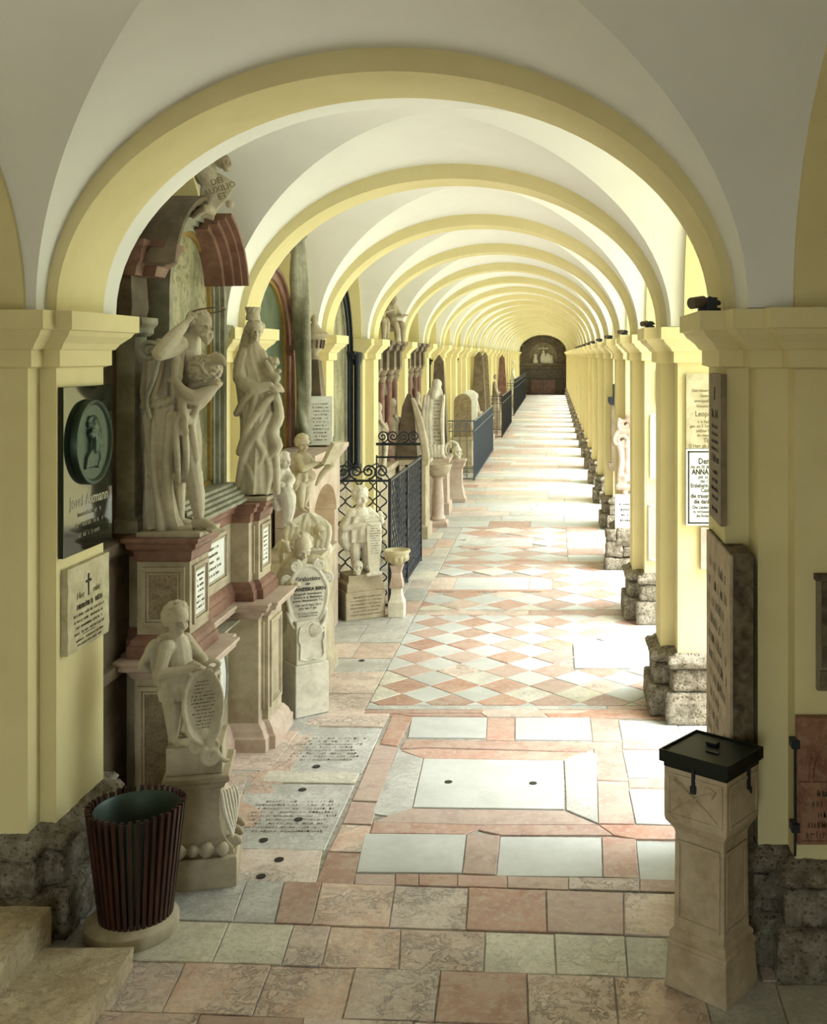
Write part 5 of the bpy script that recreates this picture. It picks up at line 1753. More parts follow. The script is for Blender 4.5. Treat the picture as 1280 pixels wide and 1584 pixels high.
# ---- columned monuments of the fourth and fifth bay
def columned(label, y0, y1, lab_fig, figs):
    e = empty('columned_monument', (-2.6, (y0 + y1) / 2, 0), label, 'monument')
    yc_ = (y0 + y1) / 2
    fp = rect(-3.15, -2.40, y0, y1)
    b = MB(); b.profile(fp, [(0, .05), (.25, .05), (.28, 0), (1.15, 0), (1.2, .05), (1.28, .06)]); b.build('base', 'mon_cream', e, bevel=.006)
    b = MB(); b.profile(rect(-3.15, -2.62, y0 + .05, y1 - .05), [(1.28, 0), (3.0, 0)]); b.build('back_slab', 'mon_panel', e)
    for yy_ in (y0 + .16, yc_ - .38, yc_ + .38, y1 - .16):
        b = MB(); b.lathe([(.10, 1.28), (.10, 1.33), (.075, 1.37), (.07, 1.4), (.062, 2.55), (.075, 2.57)], (-2.50, yy_, 0), 14); b.build('column', 'mon_red', e, auto=40)
        b = MB(); b.lathe([(.07, 2.57), (.10, 2.66), (.08, 2.68), (.12, 2.76)], (-2.50, yy_, 0), 12); b.box(-2.62, -2.38, yy_ - .12, yy_ + .12, 2.76, 2.80); b.build('capital', 'mon_panel', e, auto=30)
        b = MB(); b.profile(rect(-3.0, -2.38, yy_ - .12, yy_ + .12), [(2.80, 0), (3.05, 0), (3.08, .04), (3.14, .05), (3.17, .09), (3.22, .09)]); b.build('entablature_block', 'mon_dark', e, bevel=.004)
    b = MB(); b.profile(rect(-3.0, -2.46, y0 + .1, y1 - .1), [(2.80, 0), (3.05, 0), (3.08, .04), (3.14, .05), (3.17, .09), (3.21, .09)]); b.build('entablature', 'mon_dark', e, bevel=.004)
    for yy_ in (y0 + .45, y1 - .45):
        s = Sc()
        s.limb([(-2.48, yy_, 1.3), (-2.46, yy_ + .03, 1.6), (-2.5, yy_, 1.9), (-2.50, yy_, 2.1)], [.13, .12, .11, .08]); s.ball((-2.48, yy_ - .02, 2.2), (.07, .07, .09))
        for k in range(5): s.limb([(-2.40, yy_ - .1 + .05 * k, 1.3), (-2.36, yy_ - .08 + .04 * k, 1.6), (-2.42, yy_ - .05 + .03 * k, 1.95)], [.02, .03, .015])
        s.limb([(-2.42, yy_ - .1, 2.0), (-2.34, yy_, 1.85), (-2.38, yy_ + .1, 1.95)], [.03, .03, .025])
        s.carve('relief_figure', 'statue', e, .012, 1)
    b = MB(); arch_panel(b, -2.63, -2.58, .26, 1.5, 2.2, yc_); b.build('niche_panel', 'mon_dark', e)
    b = MB(); b.prism([(yc_ - .4, 2.35), (yc_ + .4, 2.35), (yc_ + .3, 2.45), (yc_, 2.68), (yc_ - .3, 2.45)], -2.62, -2.50, 'x'); b.build('small_pediment', 'mon_dark', e, bevel=.004)
    e.location.x -= .2
    return e


columned('tall tomb with red columns, standing figures and dark cornice in the fourth bay', 15.75, 18.10, '', 2)
columned('second tall tomb with red columns, farther on in the fifth bay', 18.95, 21.30, '', 0)


def seated_child(loc, label, k=.62, rz=0, hold=True):
    e = empty('seated_cherub', loc, label, 'statue')
    s = Sc()
    s.face((0.02, 0, .86), (.9, -.1, -.35), (0, 0, 1), .13); s.curls((.0, 0, .89), (.10, .10, .11), 40, 71, .025, -.4, (.9, 0, 0))
    s.limb([(0, 0, .70), (-.02, 0, .55), (-.02, 0, .38), (0, 0, .28)], [.10, .12, .13, .14], n=12)
    for sg in (-1, 1):
        s.limb([(0, .09 * sg, .28), (.22, .11 * sg, .30), (.25, .10 * sg, .05), (.24, .10 * sg, -.10)], [.09, .075, .06, .04]); s.limb([(.24, .1 * sg, -.1), (.33, .1 * sg, -.14)], [.045, .03])
        s.limb([(0, .14 * sg, .68), (.08, .19 * sg, .50), (.24, .08 * sg, .48)], [.06, .05, .035])
    s.x = Matrix.Translation((.30, 0, .48)) @ Matrix.Rotation(-.3, 4, 'Y'); s.box(-.10, .12, -.12, .12, -.015, .015); s.x = None
    s.ball((-.02, 0, .22), (.17, .2, .08))
    s.carve('figure', 'mon_cream', e, .016, 1, T(*loc, rz, k))
    return e


seated_child((-2.60, 17.05, 3.27), 'small dark seated stone child reading on top of the columned tomb', .72, math.radians(-35))
seated_child((-2.76, 16.35, 3.32), 'dark seated stone figure partly hidden by the arch, left on top of the columned tomb', .72, math.radians(-10))

# ---- draped obelisk, cloth monument
do = empty('draped_obelisk', (-2.38, 17.7, 0), 'dark pointed obelisk with a carved cloth hanging on its right edge, behind the first railing', 'obelisk')
b = MB(); b.profile(rect(-2.50, -2.10, 17.4, 17.95), [(0, .04), (.2, .04), (.22, 0), (1.18, 0), (1.22, .05), (1.28, .05)]); b.build('pedestal', 'mon_cream', do, bevel=.006)
b = MB(); b.loft([[(x, y, z) for x, y in rect(-2.40 - r, -2.40 + r * .8, 17.68 - r, 17.68 + r)] for z, r in ((1.28, .2), (2.15, .11), (2.36, .035))]); b.build('shaft', 'mon_dark', do, bevel=.004)
s = Sc()
for k in range(4): s.limb([(-2.34 + .01 * k, 17.50, 2.28), (-2.25 + .02 * k, 17.46, 1.95), (-2.17 + .02 * k, 17.45, 1.6), (-2.14 + .025 * k, 17.46, 1.26)], [.02, .035, .04, .03])
s.carve('cloth', 'statue', do, .011, 1)
cm_ = empty('cloth_monument', (-2.25, 20.3, 0), 'pale stone monument with inscribed hanging cloth, winged child on top and red base', 'monument')
b = MB(); b.profile(rect(-2.50, -2.02, 20.1, 20.6), [(0, .04), (.2, .04), (.22, 0), (.95, 0), (.98, .04), (1.05, .05)]); b.build('pedestal', 'mon_pink', cm_, bevel=.006)
s = Sc()
U = lambda x, y, d=0: P(x, y, 20.2 + d)
s.loft([[U(658, 700, -.05), U(686, 700, -.05), U(686, 700, .15), U(658, 700, .15)], [U(657, 620, -.05), U(688, 620, -.05), U(688, 620, .15), U(657, 620, .15)], [U(665, 600, -.05), U(684, 602, -.05), U(684, 602, .15), U(665, 600, .15)]])
for x in (658, 663, 668, 687): s.limb([U(x, 612, -.08), U(x - 3, 650, -.1), U(x - 1, 690, -.09)], [.03, .05, .03])
s.ball(U(676, 594), .10); s.limb([U(676, 600), U(672, 612, -.05)], [.09, .1])
for k in range(5): s.limb([U(660 + 6 * k, 690, -.1), U(664 + 5 * k, 702, -.12), U(660 + 7 * k, 708, -.08)], [.04, .05, .03])
s.carve('carving', 'statue_pale', cm_, .014, 1)
me = worn_lines(.24, .95, 14, 91, .5, .1).mesh('lettering', 'ink_brown'); me.transform(Matrix.Translation(U(679, 650, -.062)) @ Euler(R_CAM).to_matrix().to_4x4()); tag(link('lettering', me, cm_, (0, 0, 0)), kind='stuff')

# ---- child with a scroll on a stone block, skull at the feet
cs = empty('cherub_with_scroll', (-2.16, 12.2, 0), 'standing stone child unrolling a long inscribed scroll above a skull, left of the small font', 'statue')
XB = T(-2.24, 12.28, 0, math.radians(30))
b = MB(); b.x = XB; b.box(-.235, .235, -.20, .20, 0, .32); b.build('block', 'mon_cream', cs, bevel=.01)
b = MB(); b.x = XB; b.profile(rect(-.19, .19, -.16, .16), [(.32, .03), (.40, .03), (.43, 0), (.50, 0)]); b.build('step', 'mon_cream', cs, bevel=.006)
me = worn_lines(.40, .24, 6, 95, .5, .05).mesh('lettering', 'mon_panel'); me.transform(XB @ Matrix.Translation((0, -.203, .16)) @ Euler(R_CAM).to_matrix().to_4x4()); tag(link('lettering', me, cs, (0, 0, 0)), kind='stuff')
s = Sc()
cherub(s, 1.0, (.93, .1, -.12), 90, 77, arms=[((.08, .22, .58), (.20, .18, .62), (.2, -.2, 1)), ((.06, -.22, .53), (.17, -.03, .58), (.4, 1, .1))])
s.robe([((0, 0, .66), .14, .16, .4), ((0, 0, .58), .16, .19, 1), ((0, 0, .48), .15, .18, 1), ((0, .0, .36), .13, .16, 1)], 8, .10, 1, 1)
s.limb([(0, -.16, .60), (.0, -.20, .42), (.0, -.16, .28)], [.07, .08, .03]); s.limb([(0, .16, .60), (-.02, .2, .42), (-.03, .18, .30)], [.06, .07, .03])
s.limb([(-.10, .14, .3), (-.1, .17, .15), (-.08, .15, 0)], [.07, .08, .10])
s.carve('figure', 'statue_pale', cs, .008, 2, XB @ T(0, -.01, .50, math.radians(-88)))
s = Sc()
rings = []
for (z, y, w_) in ((.60, -.17, .085), (.50, -.20, .09), (.35, -.205, .085), (.18, -.19, .075), (.08, -.20, .065), (.0, -.22, .05)):
    rings.append([(.10 - w_ + .0, y, z), (.10 + w_, y - .01, z + .01), (.10 + w_, y + .02, z + .01), (.10 - w_, y + .03, z)])
s.loft(rings); s.tube([(.02, -.20, .0), (.17, -.21, .01)], .025, 8); s.tube([(.0, -.18, .61), (.2, -.19, .63)], .022, 8)
s.carve('scroll', 'statue_pale', cs, .008, 1, XB @ T(0, 0, .50))
me = worn_lines(.13, .34, 12, 96, .5, .05).mesh('lettering', 'ink_brown'); me.transform(XB @ T(.10, -.215, .90) @ Euler(R_CAM).to_matrix().to_4x4()); tag(link('lettering', me, cs, (0, 0, 0)), kind='stuff')
s = Sc(); skull(s, XB @ Vector((-.08, -.15, .59)), (.25, -.95, -.1), .085); s.carve('skull', 'statue_pale', cs, .007, 1)

# ---- small fonts
f1 = empty('holy_water_font', (-1.80, 12.25, 0), 'small font, pale leaf-carved bowl on a pink and white baluster beside the railing', 'font')
b = MB(); b.profile(rect(-1.90, -1.72, 12.17, 12.35), [(0, .0), (.17, 0), (.20, -.015), (.27, -.03), (.33, -.03)]); b.build('foot', 'statue_pale', f1, bevel=.006)
b = MB(); b.profile(rect(-1.875, -1.745, 12.195, 12.325), [(.33, .012), (.36, .012), (.50, -.015), (.56, .0), (.59, .01)]); b.build('baluster', 'mon_pink', f1, bevel=.006)
b = MB(); b.lathe([(.05, .58), (.06, .60), (.11, .63), (.135, .70), (.14, .73), (.155, .735), (.155, .76), (.135, .765), (.10, .72), (.0, .70)], (-1.81, 12.26, 0), 28); b.build('bowl', 'cream_plaque', f1, auto=35)
b = MB()
for i in range(12):
    a = 2 * PI * i / 12; b.ball((-1.81 + .115 * math.cos(a), 12.26 + .115 * math.sin(a), .675), (.03, .03, .045), n=8)
b.build('leaf_carving', 'cream_plaque', f1, smooth=True, kind='stuff')
f2 = empty('holy_water_font', (-2.05, 18.75, 0), 'taller font with a wide bowl on a round column, beyond the first railing', 'font')
b = MB(); b.profile(rect(-2.23, -1.87, 18.57, 18.93), [(0, 0), (.06, 0), (.10, -.03)]); b.lathe([(.13, .10), (.14, .13), (.11, .18), (.105, .5), (.085, .82), (.11, .86)], (-2.05, 18.75, 0), 18); b.build('column', 'mon_pink', f2, auto=35)
b = MB(); b.lathe([(.09, .86), (.17, .90), (.225, .98), (.235, 1.03), (.25, 1.05), (.25, 1.09), (.21, 1.09), (.12, 1.03), (0, 1.02)], (-2.05, 18.75, 0), 22); b.build('bowl', 'mon_cream', f2, auto=35)
f3 = empty('skull_pedestal', (-2.02, 21.9, 0), 'waisted pink pedestal carrying a wreathed skull, in front of the second railing', 'pedestal')
b = MB(); b.loft([[(x, y, z) for x, y in rect(-2.02 - r, -2.02 + r, 21.9 - r, 21.9 + r)] for z, r in ((0, .21), (.07, .21), (.10, .18), (.35, .13), (.66, .13), (.72, .17), (.78, .18), (.82, .21), (.86, .21))]); b.build('pedestal', 'mon_pink', f3, bevel=.006)
s = Sc(); skull(s, (-2.0, 21.85, 1.0), (.5, -.8, 0), .14); s.tube([(-2.1 + .14 * math.cos(t), 21.9, 1.05 + .17 * math.sin(t)) for t in [2 * PI * k / 24 for k in range(24)]], .03, 8, closed=True); s.carve('skull', 'statue_pale', f3, .012, 1)

# ================================================================ railings
def wave_bar(L, amp, pitch, n, r):
    """vertical wavy bar"""
    b = MB(); m = n * 6
    b.tube([(amp * math.sin(2 * PI * i / 6.0), 0, L * i / m) for i in range(m + 1)], r, 5, rounded=False)
    return b


def railing(label, x, y0, y1, xl, H, step, style, frame='iron', back=True):
    e = empty('iron_railing', (x, y0, 0), label, 'railing', 'iron railings along the left wall')
    # corner posts
    for (px_, py_) in ((x, y0), (x, y1), (xl, y0)) + (((xl, y1),) if back else ()):
        b = MB(); b.box(px_ - .018, px_ + .018, py_ - .018, py_ + .018, 0, H + .03); b.build('post', frame, e)
    for z in (.04, H):
        b = MB(); b.box(x - .014, x + .014, y0, y1, z - .014, z + .014); b.build('rail', frame, e)
        b = MB(); b.box(xl, x, y0 - .014, y0 + .014, z - .014, z + .014); b.build('rail', frame, e)
        if back: b = MB(); b.box(xl, x, y1 - .014, y1 + .014, z - .014, z + .014); b.build('rail', frame, e)
    ms = []
    if style == 'wave':
        nb = int(H / .17)
        b1 = MB(); mseg = nb * 8
        b1.tube([(0, step * .5 * math.sin(2 * PI * i / 8), .05 + (H - .07) * i / mseg) for i in range(mseg + 1)], .0085, 4, rounded=False)
        m1 = b1.mesh('wave_bar', frame)
        b2 = MB(); b2.tube([(0, -step * .5 * math.sin(2 * PI * i / 8), .05 + (H - .07) * i / mseg) for i in range(mseg + 1)], .0085, 4, rounded=False)
        m2 = b2.mesh('wave_bar', frame)
        k = 0; yy_ = y0 + step
        while yy_ < y1 - .02:
            link('wave_bar', (m1, m2)[k % 2], e, (x, yy_, 0)); yy_ += step; k += 1
        k = 0; xx_ = xl + step
        while xx_ < x - .02:
            o = link('wave_bar', (m1, m2)[k % 2], e, (xx_, y0, 0)); o.rotation_euler = (0, 0, PI / 2); xx_ += step; k += 1
    else:
        b1 = MB(); b1.box(-.008, .008, -.008, .008, .04, H + (.12 if style == 'spear' else 0))
        if style == 'spear': b1.ball((0, 0, H + .14), (.02, .02, .05), n=6)
        m1 = b1.mesh('bar', frame)
        yy_ = y0 + step
        while yy_ < y1 - .02: link('bar', m1, e, (x, yy_, 0)); yy_ += step
        xx_ = xl + step
        while xx_ < x - .02: link('bar', m1, e, (xx_, y0, 0)); xx_ += step
        b = MB(); b.box(x - .012, x + .012, y0, y1, H * .82, H * .82 + .02); b.box(xl, x, y0 - .012, y0 + .012, H * .82, H * .82 + .02); b.box(xl, x, y0 - .012, y0 + .012, .28, .30); b.build('middle_rail', frame, e)
        sm = MB(); sm.tube(spiral((0, 0, 0), .075, 1.5, (1, 0, 0), (0, 0, 1)), .009, 5)
        sm = sm.mesh('scroll', frame)
        xx_ = xl + .1
        while xx_ < x - .05:
            for z in (.17, H * .91): link('scroll', sm, e, (xx_, y0 - .01, z))
            xx_ += .19
    return e


def crest(e, x0, x1, y, z, n, mat='iron', r=.09):
    """row of scrolls on top of a rail, facing the camera"""
    sm = MB(); sm.tube(spiral((0, 0, r), r, 1.7, (1, 0, 0), (0, 0, 1), start=-PI / 2, n=24), .011, 6); m1 = sm.mesh('scroll', mat)
    sm = MB(); sm.tube(spiral((0, 0, r), r, 1.7, (-1, 0, 0), (0, 0, 1), start=-PI / 2, n=24), .011, 6); m2 = sm.mesh('scroll', mat)
    for i in range(n):
        link('scroll', (m1, m2)[i % 2], e, (x0 + (x1 - x0) * (i + .5) / n, y, z))


ra = railing('first iron railing, of interlaced wavy bars with scrollwork on top, behind the small font', -1.95, 12.63, 15.55, -2.60, 1.51, .082, 'wave')
crest(ra, -2.58, -1.97, 12.63, 1.53, 4); crest(ra, -2.58, -1.97, 15.55, 1.72, 4)
b = MB(); b.box(-2.60, -1.95, 15.54, 15.56, 1.68, 1.72); b.build('rail', 'iron', ra); b = MB(); b.tube([(-2.6, 12.63, 1.53), (-2.45, 12.63, 1.75), (-2.3, 12.63, 1.60), (-2.1, 12.63, 1.72), (-1.97, 12.63, 1.55)], .01, 6); b.build('arched_bar', 'iron', ra)
b = MB(); b.box(-1.97, -1.93, 14.05, 14.10, 0, 1.55); b.box(-1.975, -1.925, 14.0, 14.12, .72, .82); b.build('gate_post', 'iron', ra)
railing('second iron railing, grey-blue upright bars with scroll bands, beyond the skull pedestal', -1.92, 25.5, 33.2, -2.60, 1.42, .17, 'bar', 'iron_blue', False)
railing('third iron railing, dark square-set bars, farther along the left wall', -1.90, 38.7, 47.0, -2.60, 1.5, .26, 'bar', 'iron', False)
railing('fourth and farthest iron railing with spear points, near the end wall', -2.0, 52.5, 74.0, -2.6, 1.6, .42, 'spear', 'iron', False)

# ---- stones and steles farther along the left wall
def stele(y, x, h, w, kind, mat, label, z0=.0, top=None):
    e = empty('grave_monument', (x, y, 0), label, 'monument')
    b = MB(); b.profile(rect(x - w / 2, x + w / 2, y - w / 2, y + w / 2), [(0, .05), (.18, .05), (.20, 0), (z0 + .7, 0), (z0 + .74, .04), (z0 + .8, .04)]); b.build('pedestal', 'mon_cream', e, bevel=.008)
    zz = z0 + .8
    if kind == 'obelisk':
        b = MB(); b.loft([[(p, q_, z) for p, q_ in rect(x - r, x + r, y - r, y + r)] for z, r in ((zz, w * .42), (h - .15, w * .2), (h, .01))]); b.build('obelisk', mat, e)
    elif kind == 'round':
        b = MB(); b.prism([(x - w * .45, zz), (x + w * .45, zz)] + [(x + w * .45 * math.cos(PI * i / 14), h - w * .45 + w * .45 * math.sin(PI * i / 14)) for i in range(15)], y - .12, y + .12, 'y'); b.build('tablet', mat, e, auto=30)
    else:
        s = Sc(); s.limb([(x, y, zz), (x + .03, y, zz + .35 * (h - zz)), (x, y, zz + .75 * (h - zz))], [.17, .15, .09]); s.ball((x + .02, y, h - .09), (.08, .08, .11)); s.limb([(x, y - .14, zz + .65 * (h - zz)), (x + .12, y - .16, zz + .45 * (h - zz)), (x + .2, y, zz + .5 * (h - zz))], [.05, .05, .03])
        for k in range(4): s.limb([(x + .12, y - .12 + .07 * k, zz), (x + .1, y - .1 + .06 * k, zz + .4 * (h - zz))], [.03, .02])
        s.carve('figure', mat, e, .02, 1)
    return e


stele(23.6, -2.55, 3.0, .5, 'obelisk', 'mon_dark', 'dark narrow wall obelisk of the sixth bay, behind the skull pedestal')
stele(27.4, -2.35, 2.0, .5, 'round', 'mon_panel', 'round-topped dark tablet inside the second railing', .1)
stele(29.0, -2.30, 2.05, .45, 'round', 'white_plaque', 'white round-topped headstone inside the second railing', .2)
stele(31.0, -2.30, 1.9, .5, 'figure', 'statue', 'small mourning figure inside the second railing')
stele(34.6, -2.45, 3.1, .62, 'obelisk', 'mon_dark', 'tall dark obelisk just beyond the second railing')
stele(37.6, -2.45, 3.1, .55, 'obelisk', 'mon_panel', 'brownish obelisk just before the third railing')
stele(43.0, -2.40, 2.2, .5, 'figure', 'mon_cream', 'grey figure on a pedestal inside the third railing')
stele(50.0, -2.45, 3.0, .6, 'obelisk', 'mon_red', 'red stone obelisk between the third and the farthest railing')
stele(60.0, -2.35, 2.7, .55, 'figure', 'statue_pale', 'pale robed statue inside the farthest railing')
for i, y in enumerate((22.2, 28.6, 35.2, 41.6, 48.0, 54.5, 61.0, 67.2)):
    e = wall_painting('wall_tomb', ['dark wall tomb', 'brown wall tomb', 'green wall tomb'][i % 3] + ' with arched top in the %s bay' % ('sixth', 'eighth', 'tenth', 'twelfth', 'fourteenth', 'sixteenth', 'eighteenth', 'twentieth')[i], y - .6 + .3, y + .9 + .3, 1.2, 2.85, -2.75, [('mon_dark', 'gold', 'iron', 'mon_cream'), ('paint', 'gold', 'mon_dark', 'mon_pink'), ('green_paint', 'gold', 'mon_red', 'mon_cream')][i % 3])
    e['category'] = 'tomb'

# ================================================================ right side
def plaque(name, label, x0, x1, z0, z1, yf, mat, t=.03, frame=None, cat='plaque'):
    e = empty(name, ((x0 + x1) / 2, yf, (z0 + z1) / 2), label, cat)
    b = MB(); b.box(x0, x1, yf - t, yf, z0, z1); b.build('slab', mat, e, bevel=.003)
    if frame:
        b = MB(); w_ = .012; g_ = .016
        for (a, c, d, f_) in ((x0 + g_, x1 - g_, z0 + g_, z0 + g_ + w_), (x0 + g_, x1 - g_, z1 - g_ - w_, z1 - g_), (x0 + g_, x0 + g_ + w_, z0 + g_, z1 - g_), (x1 - g_ - w_, x1 - g_, z0 + g_, z1 - g_)): b.box(a, c, yf - t - .002, yf - t + .002, d, f_)
        b.build('border', frame, e)
    return e


yj = PY[1] - .42
W_ = .56
x0 = P(1061, 600, yj).x
z = lambda py: P(0, py, yj).z
e = plaque('stone_plaque', 'tall cream stone plaque with faint ochre lettering, topmost on the second right pier', x0, x0 + W_, z(693), z(578), yj, 'cream_plaque')
def letter_rows(rows, e, y):
    for (t_, px_, py_, sz, bo, mt) in rows:
        me = text_mesh(t_, sz, mt, bold=bo, align='LEFT'); me.transform(Euler(R_CAM).to_matrix().to_4x4() @ Matrix.Diagonal((.78, 1, 1, 1)))
        mx = max(v.co.x for v in me.vertices); lim = x0 + W_ - .03 - P(px_, 0, yj).x
        if mx > lim: me.transform(Matrix.Diagonal((lim / mx, 1, 1, 1)))
        link('lettering', me, e, (P(px_, 0, yj).x, y, z(py_)))


B_ = 'ink_brown'
letter_rows([('Dem theuersten', 1070, 604, .034, 0, B_), ('Gatten und', 1083, 612, .034, 0, B_), ('unvergesslichen', 1074, 620, .034, 0, B_), ('Grossvater', 1077, 628, .034, 0, B_), ('Leopold', 1075, 640, .066, .001, B_), ('k. k. Rath', 1079, 652, .034, 0, B_), ('gest. am 9. Feb. 18', 1067, 659, .034, 0, B_), ('edelster Mensch', 1077, 666, .034, 0, B_), ('die trauernde', 1078, 673, .034, 0, B_), ('Therese', 1088, 681, .055, .001, B_), ('O Herr gib ihm', 1065, 689.5, .042, .0005, B_)], e, yj - .031)
e = plaque('stone_plaque', 'white plaque with a black border and bold black lettering on the second right pier', x0, x0 + W_, z(812), z(694), yj, 'white_plaque', .035, 'ink')
B_ = 'ink'
letter_rows([('Dem Andenken', 1080, 713, .068, .0015, B_), ('des am 20. Jän. 18..', 1068, 721.5, .036, .0005, B_), ('ANNA  C', 1070, 729.5, .060, .002, B_), ('geb. zu H', 1080, 737, .036, .0004, B_), ('den 12. ', 1083, 743.5, .036, .0004, B_), ('Erzieherin im', 1068, 750.5, .046, .0008, B_), ('Casino', 1084, 757.5, .048, .0008, B_), ('die trauernden', 1068, 766.5, .048, .001, B_), ('die dankbaren', 1073, 775, .050, .0012, B_), ('Die Leiden der', 1071, 784, .038, .0006, B_), ('zu versüssen', 1072, 790.5, .034, .0004, B_), ('die findet', 1077, 797, .034, .0004, B_)], e, yj - .036)
e = plaque('stone_plaque', 'pink lettered stone plaque, lowest on the second right pier', x0 + .12, x0 + W_ - .02, z(880), z(815), yj, 'mon_pink')
put_worn(.34, .30, 7, 101, 'mon_dark', (x0 + .12 + .21, yj - .031, z(847)), R_CAM, e)
yk = PY[2] - .42
zk = lambda py: P(0, py, yk).z
xk = lambda px: P(px, 0, yk).x
e = plaque('stone_plaque', 'narrow grey-edged plaque, topmost on the third right pier', xk(1016), xk(1016) + .5, zk(626), zk(572), yk, 'brown_plaque')
e = plaque('stone_plaque', 'white plaque with faint rows of writing in the middle of the third right pier', xk(1006), xk(1006) + .5, zk(740), zk(641), yk, 'white_plaque')
put_worn(.4, .32, 6, 102, 'ink_brown', (xk(1006) + .25, yk - .031, zk(705)), R_CAM, e)
e = plaque('stone_plaque', 'plain pinkish white plaque, lowest on the third right pier', xk(1003), xk(1003) + .5, zk(868), zk(780), yk, 'mon_pink', .03, 'brown_plaque')
e.children[0].data.materials[0] = M['white_plaque']
# fourth pier: rubble stone plinth, grey tablet and scroll-carved frame
yv = PY[3] - .42
xv = lambda px: P(px, 0, yv - .2).x
zv = lambda py: P(0, py, yv - .2).z
e = empty('rubble_plinth', (1.0, yv - .2, 0), 'low plinth of rough rubble stones at the foot of the fourth right pier', 'plinth')
rr = random.Random(3)
b = MB(); b.box(xv(938), 1.65, yv - .30, yv - .02, 0, zv(858)); me = b.mesh('stone', 'tuff'); bpy.data.meshes.remove(me)
def rstone(x0_, x1_, z0_, z1_, seed):
    b = MB(); b.box(x0_, x1_, yv - .28, yv - .02, z0_, z1_)
    o = b.build('stone', 'tuff', e); subdiv(o.data, .07); rough(o.data, .022, 6, seed); o.data.polygons.foreach_set('use_smooth', [True] * len(o.data.polygons))
rstone(xv(936), 1.35, 0, .17, 1); rstone(xv(938), .95, .18, .40, 2); rstone(.96, 1.25, .18, .33, 3); rstone(xv(938), .86, .41, .56, 4); rstone(.87, 1.2, .34, .58, 5); rstone(1.21, 1.5, .2, .56, 6)
e = plaque('stone_tablet', 'grey-white stone tablet standing on the rubble plinth', xv(952), xv(952) + .55, zv(822), zv(765), yv - .1, 'white_plaque', .1)
put_worn(.3, .3, 4, 103, 'ink', (xv(952) + .2, yv - .202, zv(792)), R_CAM, e)
e = empty('carved_memorial', (1.0, yv, 1.5), 'pink-brown carved memorial frame with big volutes above the grey-white tablet', 'memorial')
s = Sc()
X_ = lambda px, py, d=0: P(px, py, yv - .16 + d)
for (px, py, r, st) in ((968, 657, .11, 2.5), (962, 681, .12, 2.2), (961, 741, .075, -2)):
    s.tube(spiral(X_(px, py), r, 1.6, (1, 0, 0), (0, 0, 1), start=st), [.035 * (1 - .4 * i / 26) for i in range(27)], 8)
s.limb([X_(958, 690), X_(961, 710), X_(958, 735)], [.05, .045, .045]); s.limb([X_(955, 668), X_(975, 668)], [.03, .03]); s.limb([X_(956, 753), X_(985, 755)], [.045, .045]); s.ball(X_(967, 763), .05)
s.limb([X_(972, 645), X_(984, 642), X_(996, 650)], [.05, .06, .05])
s.limb([X_(970, 690, .03), X_(970, 740, .03)], [.05, .05])
s.carve('volute_carving', 'mon_pink', e, .014, 1)
b = MB(); b.box(xv(962), xv(962) + .5, yv - .12, yv, zv(757), zv(650)); b.build('back_slab', 'mon_pink', e)
b = MB(); b.box(xv(974), xv(974) + .32, yv - .14, yv - .11, zv(745), zv(682)); b.build('white_field', 'white_plaque', e)
# small dark memorial with urn-like top farther on
y5 = PY[4] - .42
e = empty('dark_memorial', (.9, y5, 1.6), 'small dark boxed memorial tablet on the fifth right pier', 'memorial')
b = MB(); b.box(.97, 1.35, y5 - .10, y5, 1.15, 2.15); b.build('tablet', 'brown_plaque', e, bevel=.006)
b = MB(); b.profile(rect(.95, 1.38, y5 - .14, y5), [(2.15, .0), (2.2, .03), (2.28, .03)]); b.box(1.0, 1.3, y5 - .12, y5, 2.28, 2.5); b.build('top', 'iron', e, bevel=.006)
b = MB(); b.profile(rect(.95, 1.38, y5 - .14, y5), [(1.02, .0), (1.1, .03), (1.15, .03)]); b.build('shelf', 'brown_plaque', e, bevel=.004)
for i, lab in ((6, 'white'), (8, 'grey')):
    plaque('stone_plaque', 'distant %s plaque on the %s right pier' % (lab, {6: 'seventh', 8: 'ninth'}[i]), 1.03, 1.45, 1.3, 2.2, PY[i] - .42, 'white_plaque' if i == 6 else 'brown_plaque')

# ---- little spotlights on the right capitals
def spot_meshes():
    b = MB(); b.tube([(-.055, -.05, .045), (.03, .02, .06)], .036, 12, rounded=False); m1 = b.mesh('lamp_head', 'mon_dark')
    b = MB(); b.box(-.005, .13, -.03, .03, 0, .02); b.tube([(.03, 0, .01), (.07, 0, .08), (.12, 0, .05)], .016, 8); b.box(.05, .11, -.02, .03, .02, .085); m2 = b.mesh('bracket', 'iron')
    return m1, m2


def spotlight(y, x, label, k, ms):
    e = empty('spotlight', (x, y, ZS), label, 'lamp', 'spotlights on the right capitals')
    for nm, m in zip(('lamp_head', 'bracket'), ms):
        o = link(nm, m, e, (x, y, ZS)); o.scale = (k, k, k)


sx_ = CX + 1.745 - .13
sm_ = spot_meshes()
spotlight(5.60, sx_, 'small dark spotlight on the corner of the nearest right capital', .85, sm_)
for k, w_ in zip(range(1, 11), ('second', 'third', 'fourth', 'fifth', 'sixth', 'seventh', 'eighth', 'ninth', 'tenth', 'eleventh')):
    spotlight(PY[k] - .24, sx_, 'small dark spotlight on the %s right capital from the front' % w_, .6, sm_)

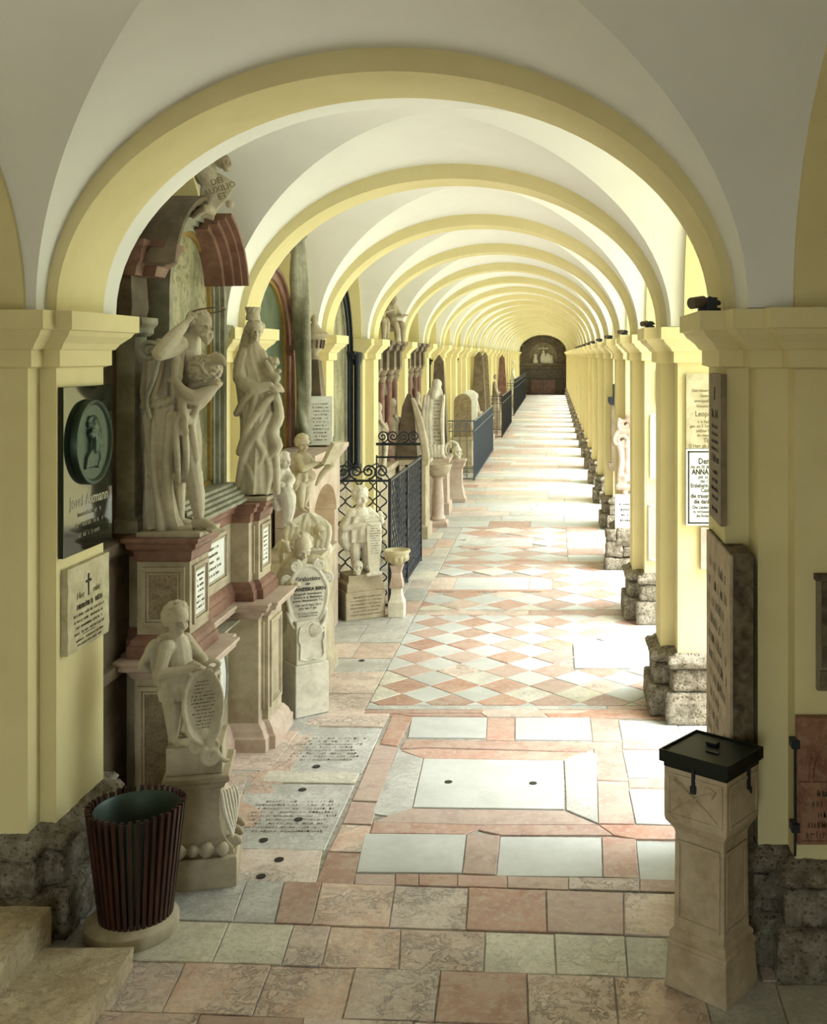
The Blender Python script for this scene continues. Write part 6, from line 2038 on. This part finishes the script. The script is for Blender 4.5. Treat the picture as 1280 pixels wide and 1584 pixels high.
# ---- altar at the end wall
ea = empty('end_altar', (-.855, 81.6, 0), 'dark arched altar with a pale crowded relief against the far end wall', 'altar')
def EY(px, py): return P(px, py, 81.5)
b = MB(); b.profile(rect(-2.6, 1.0, 81.2, 82), [(0, 0), (2.1, 0), (2.2, .1), (2.35, .1)]); b.build('base', 'mon_dark', ea)
b = MB(); b.box(-1.75, .05, 80.9, 81.3, 0, 1.1); b.build('altar_table', 'mon_red', ea)
for xx_ in (-2.35, .65):
    b = MB(); b.lathe([(.2, 2.35), (.2, 2.45), (.15, 2.5), (.13, 3.6), (.2, 3.75)], (xx_, 81.5, 0), 12); b.build('column', 'grey_mould', ea, auto=40)
def xz_arch(b, r0, r1, z0, zc, xc, ya, yb, n_=24):
    inner = [(xc + r0, z0)] + [(xc + r0 * math.cos(PI * i / n_), zc + r0 * math.sin(PI * i / n_)) for i in range(n_ + 1)] + [(xc - r0, z0)]
    outer = [(xc + r1, z0)] + [(xc + r1 * math.cos(PI * i / n_), zc + r1 * math.sin(PI * i / n_)) for i in range(n_ + 1)] + [(xc - r1, z0)]
    vs, fs = [], []
    for a, c in zip(inner, outer): vs += [(a[0], ya, a[1]), (a[0], yb, a[1]), (c[0], yb, c[1]), (c[0], ya, c[1])]
    m = len(inner)
    for i in range(m - 1):
        for k in range(4): fs.append((i * 4 + k, i * 4 + (k + 1) % 4, i * 4 + 4 + (k + 1) % 4, i * 4 + 4 + k))
    return b.add(vs, fs)
b = MB(); xz_arch(b, 1.05, 1.62, 2.35, 2.9, -.855, 81.3, 81.99); b.build('arch', 'mon_dark', ea, auto=30)
b = MB(); b.box(-1.95, .25, 81.75, 82, 2.3, 3.1); b.lathe([(0, 0), (1.05, 0), (1.05, .2), (0, .2)], (0, 0, 0), 24)
b.v = b.v[:8] + [(v[0] - .855, 81.8 + v[2], v[1] + 2.9) for v in b.v[8:]]
b.build('back_panel', 'mon_cream', ea)
s = Sc(); rr = random.Random(9)
for k in range(9):
    x_, z_ = -.855 + rr.uniform(-.8, .8), 2.5 + rr.uniform(0, .5)
    s.limb([(x_, 81.5, z_ - .2), (x_ + rr.uniform(-.1, .1), 81.45, z_ + .15)], [.2, .12]); s.ball((x_, 81.4, z_ + .33), .11)
s.limb([(-.855, 81.6, 3.1), (-.855, 81.6, 3.6)], [.1, .07]); s.limb([(-1.2, 81.6, 3.5), (-.5, 81.6, 3.5)], [.07, .07])
s.carve('crowd_relief', 'statue_pale', ea, .045, 1)
gt = empty('altar_gate', (-.855, 80.6, 0), 'low dark double gate in front of the end altar', 'gate')
for x0_ in (-2.4, -.84):
    b = MB()
    for z_ in (.05, 1.2, 1.9): b.box(x0_, x0_ + 1.53, 80.58, 80.62, z_, z_ + .05)
    for i in range(11): b.box(x0_ + .15 * i, x0_ + .15 * i + .03, 80.585, 80.615, .05, 1.95)
    b.build('gate_leaf', 'iron', gt)

# lettering belongs to the slab it is cut into
for o in list(COL.objects):
    if o.parent is None and o.type == 'EMPTY' and o.get('category'):
        host = next((c for c in o.children if c.name.split('.')[0] in ('slab', 'tablet', 'cartouche', 'white_plaque', 'face')), None)
        if host:
            for c in list(o.children):
                if c.name.split('.')[0] in ('lettering', 'cross', 'border', 'rule') and c is not host:
                    c.parent = host
                    c.location = c.location - host.location
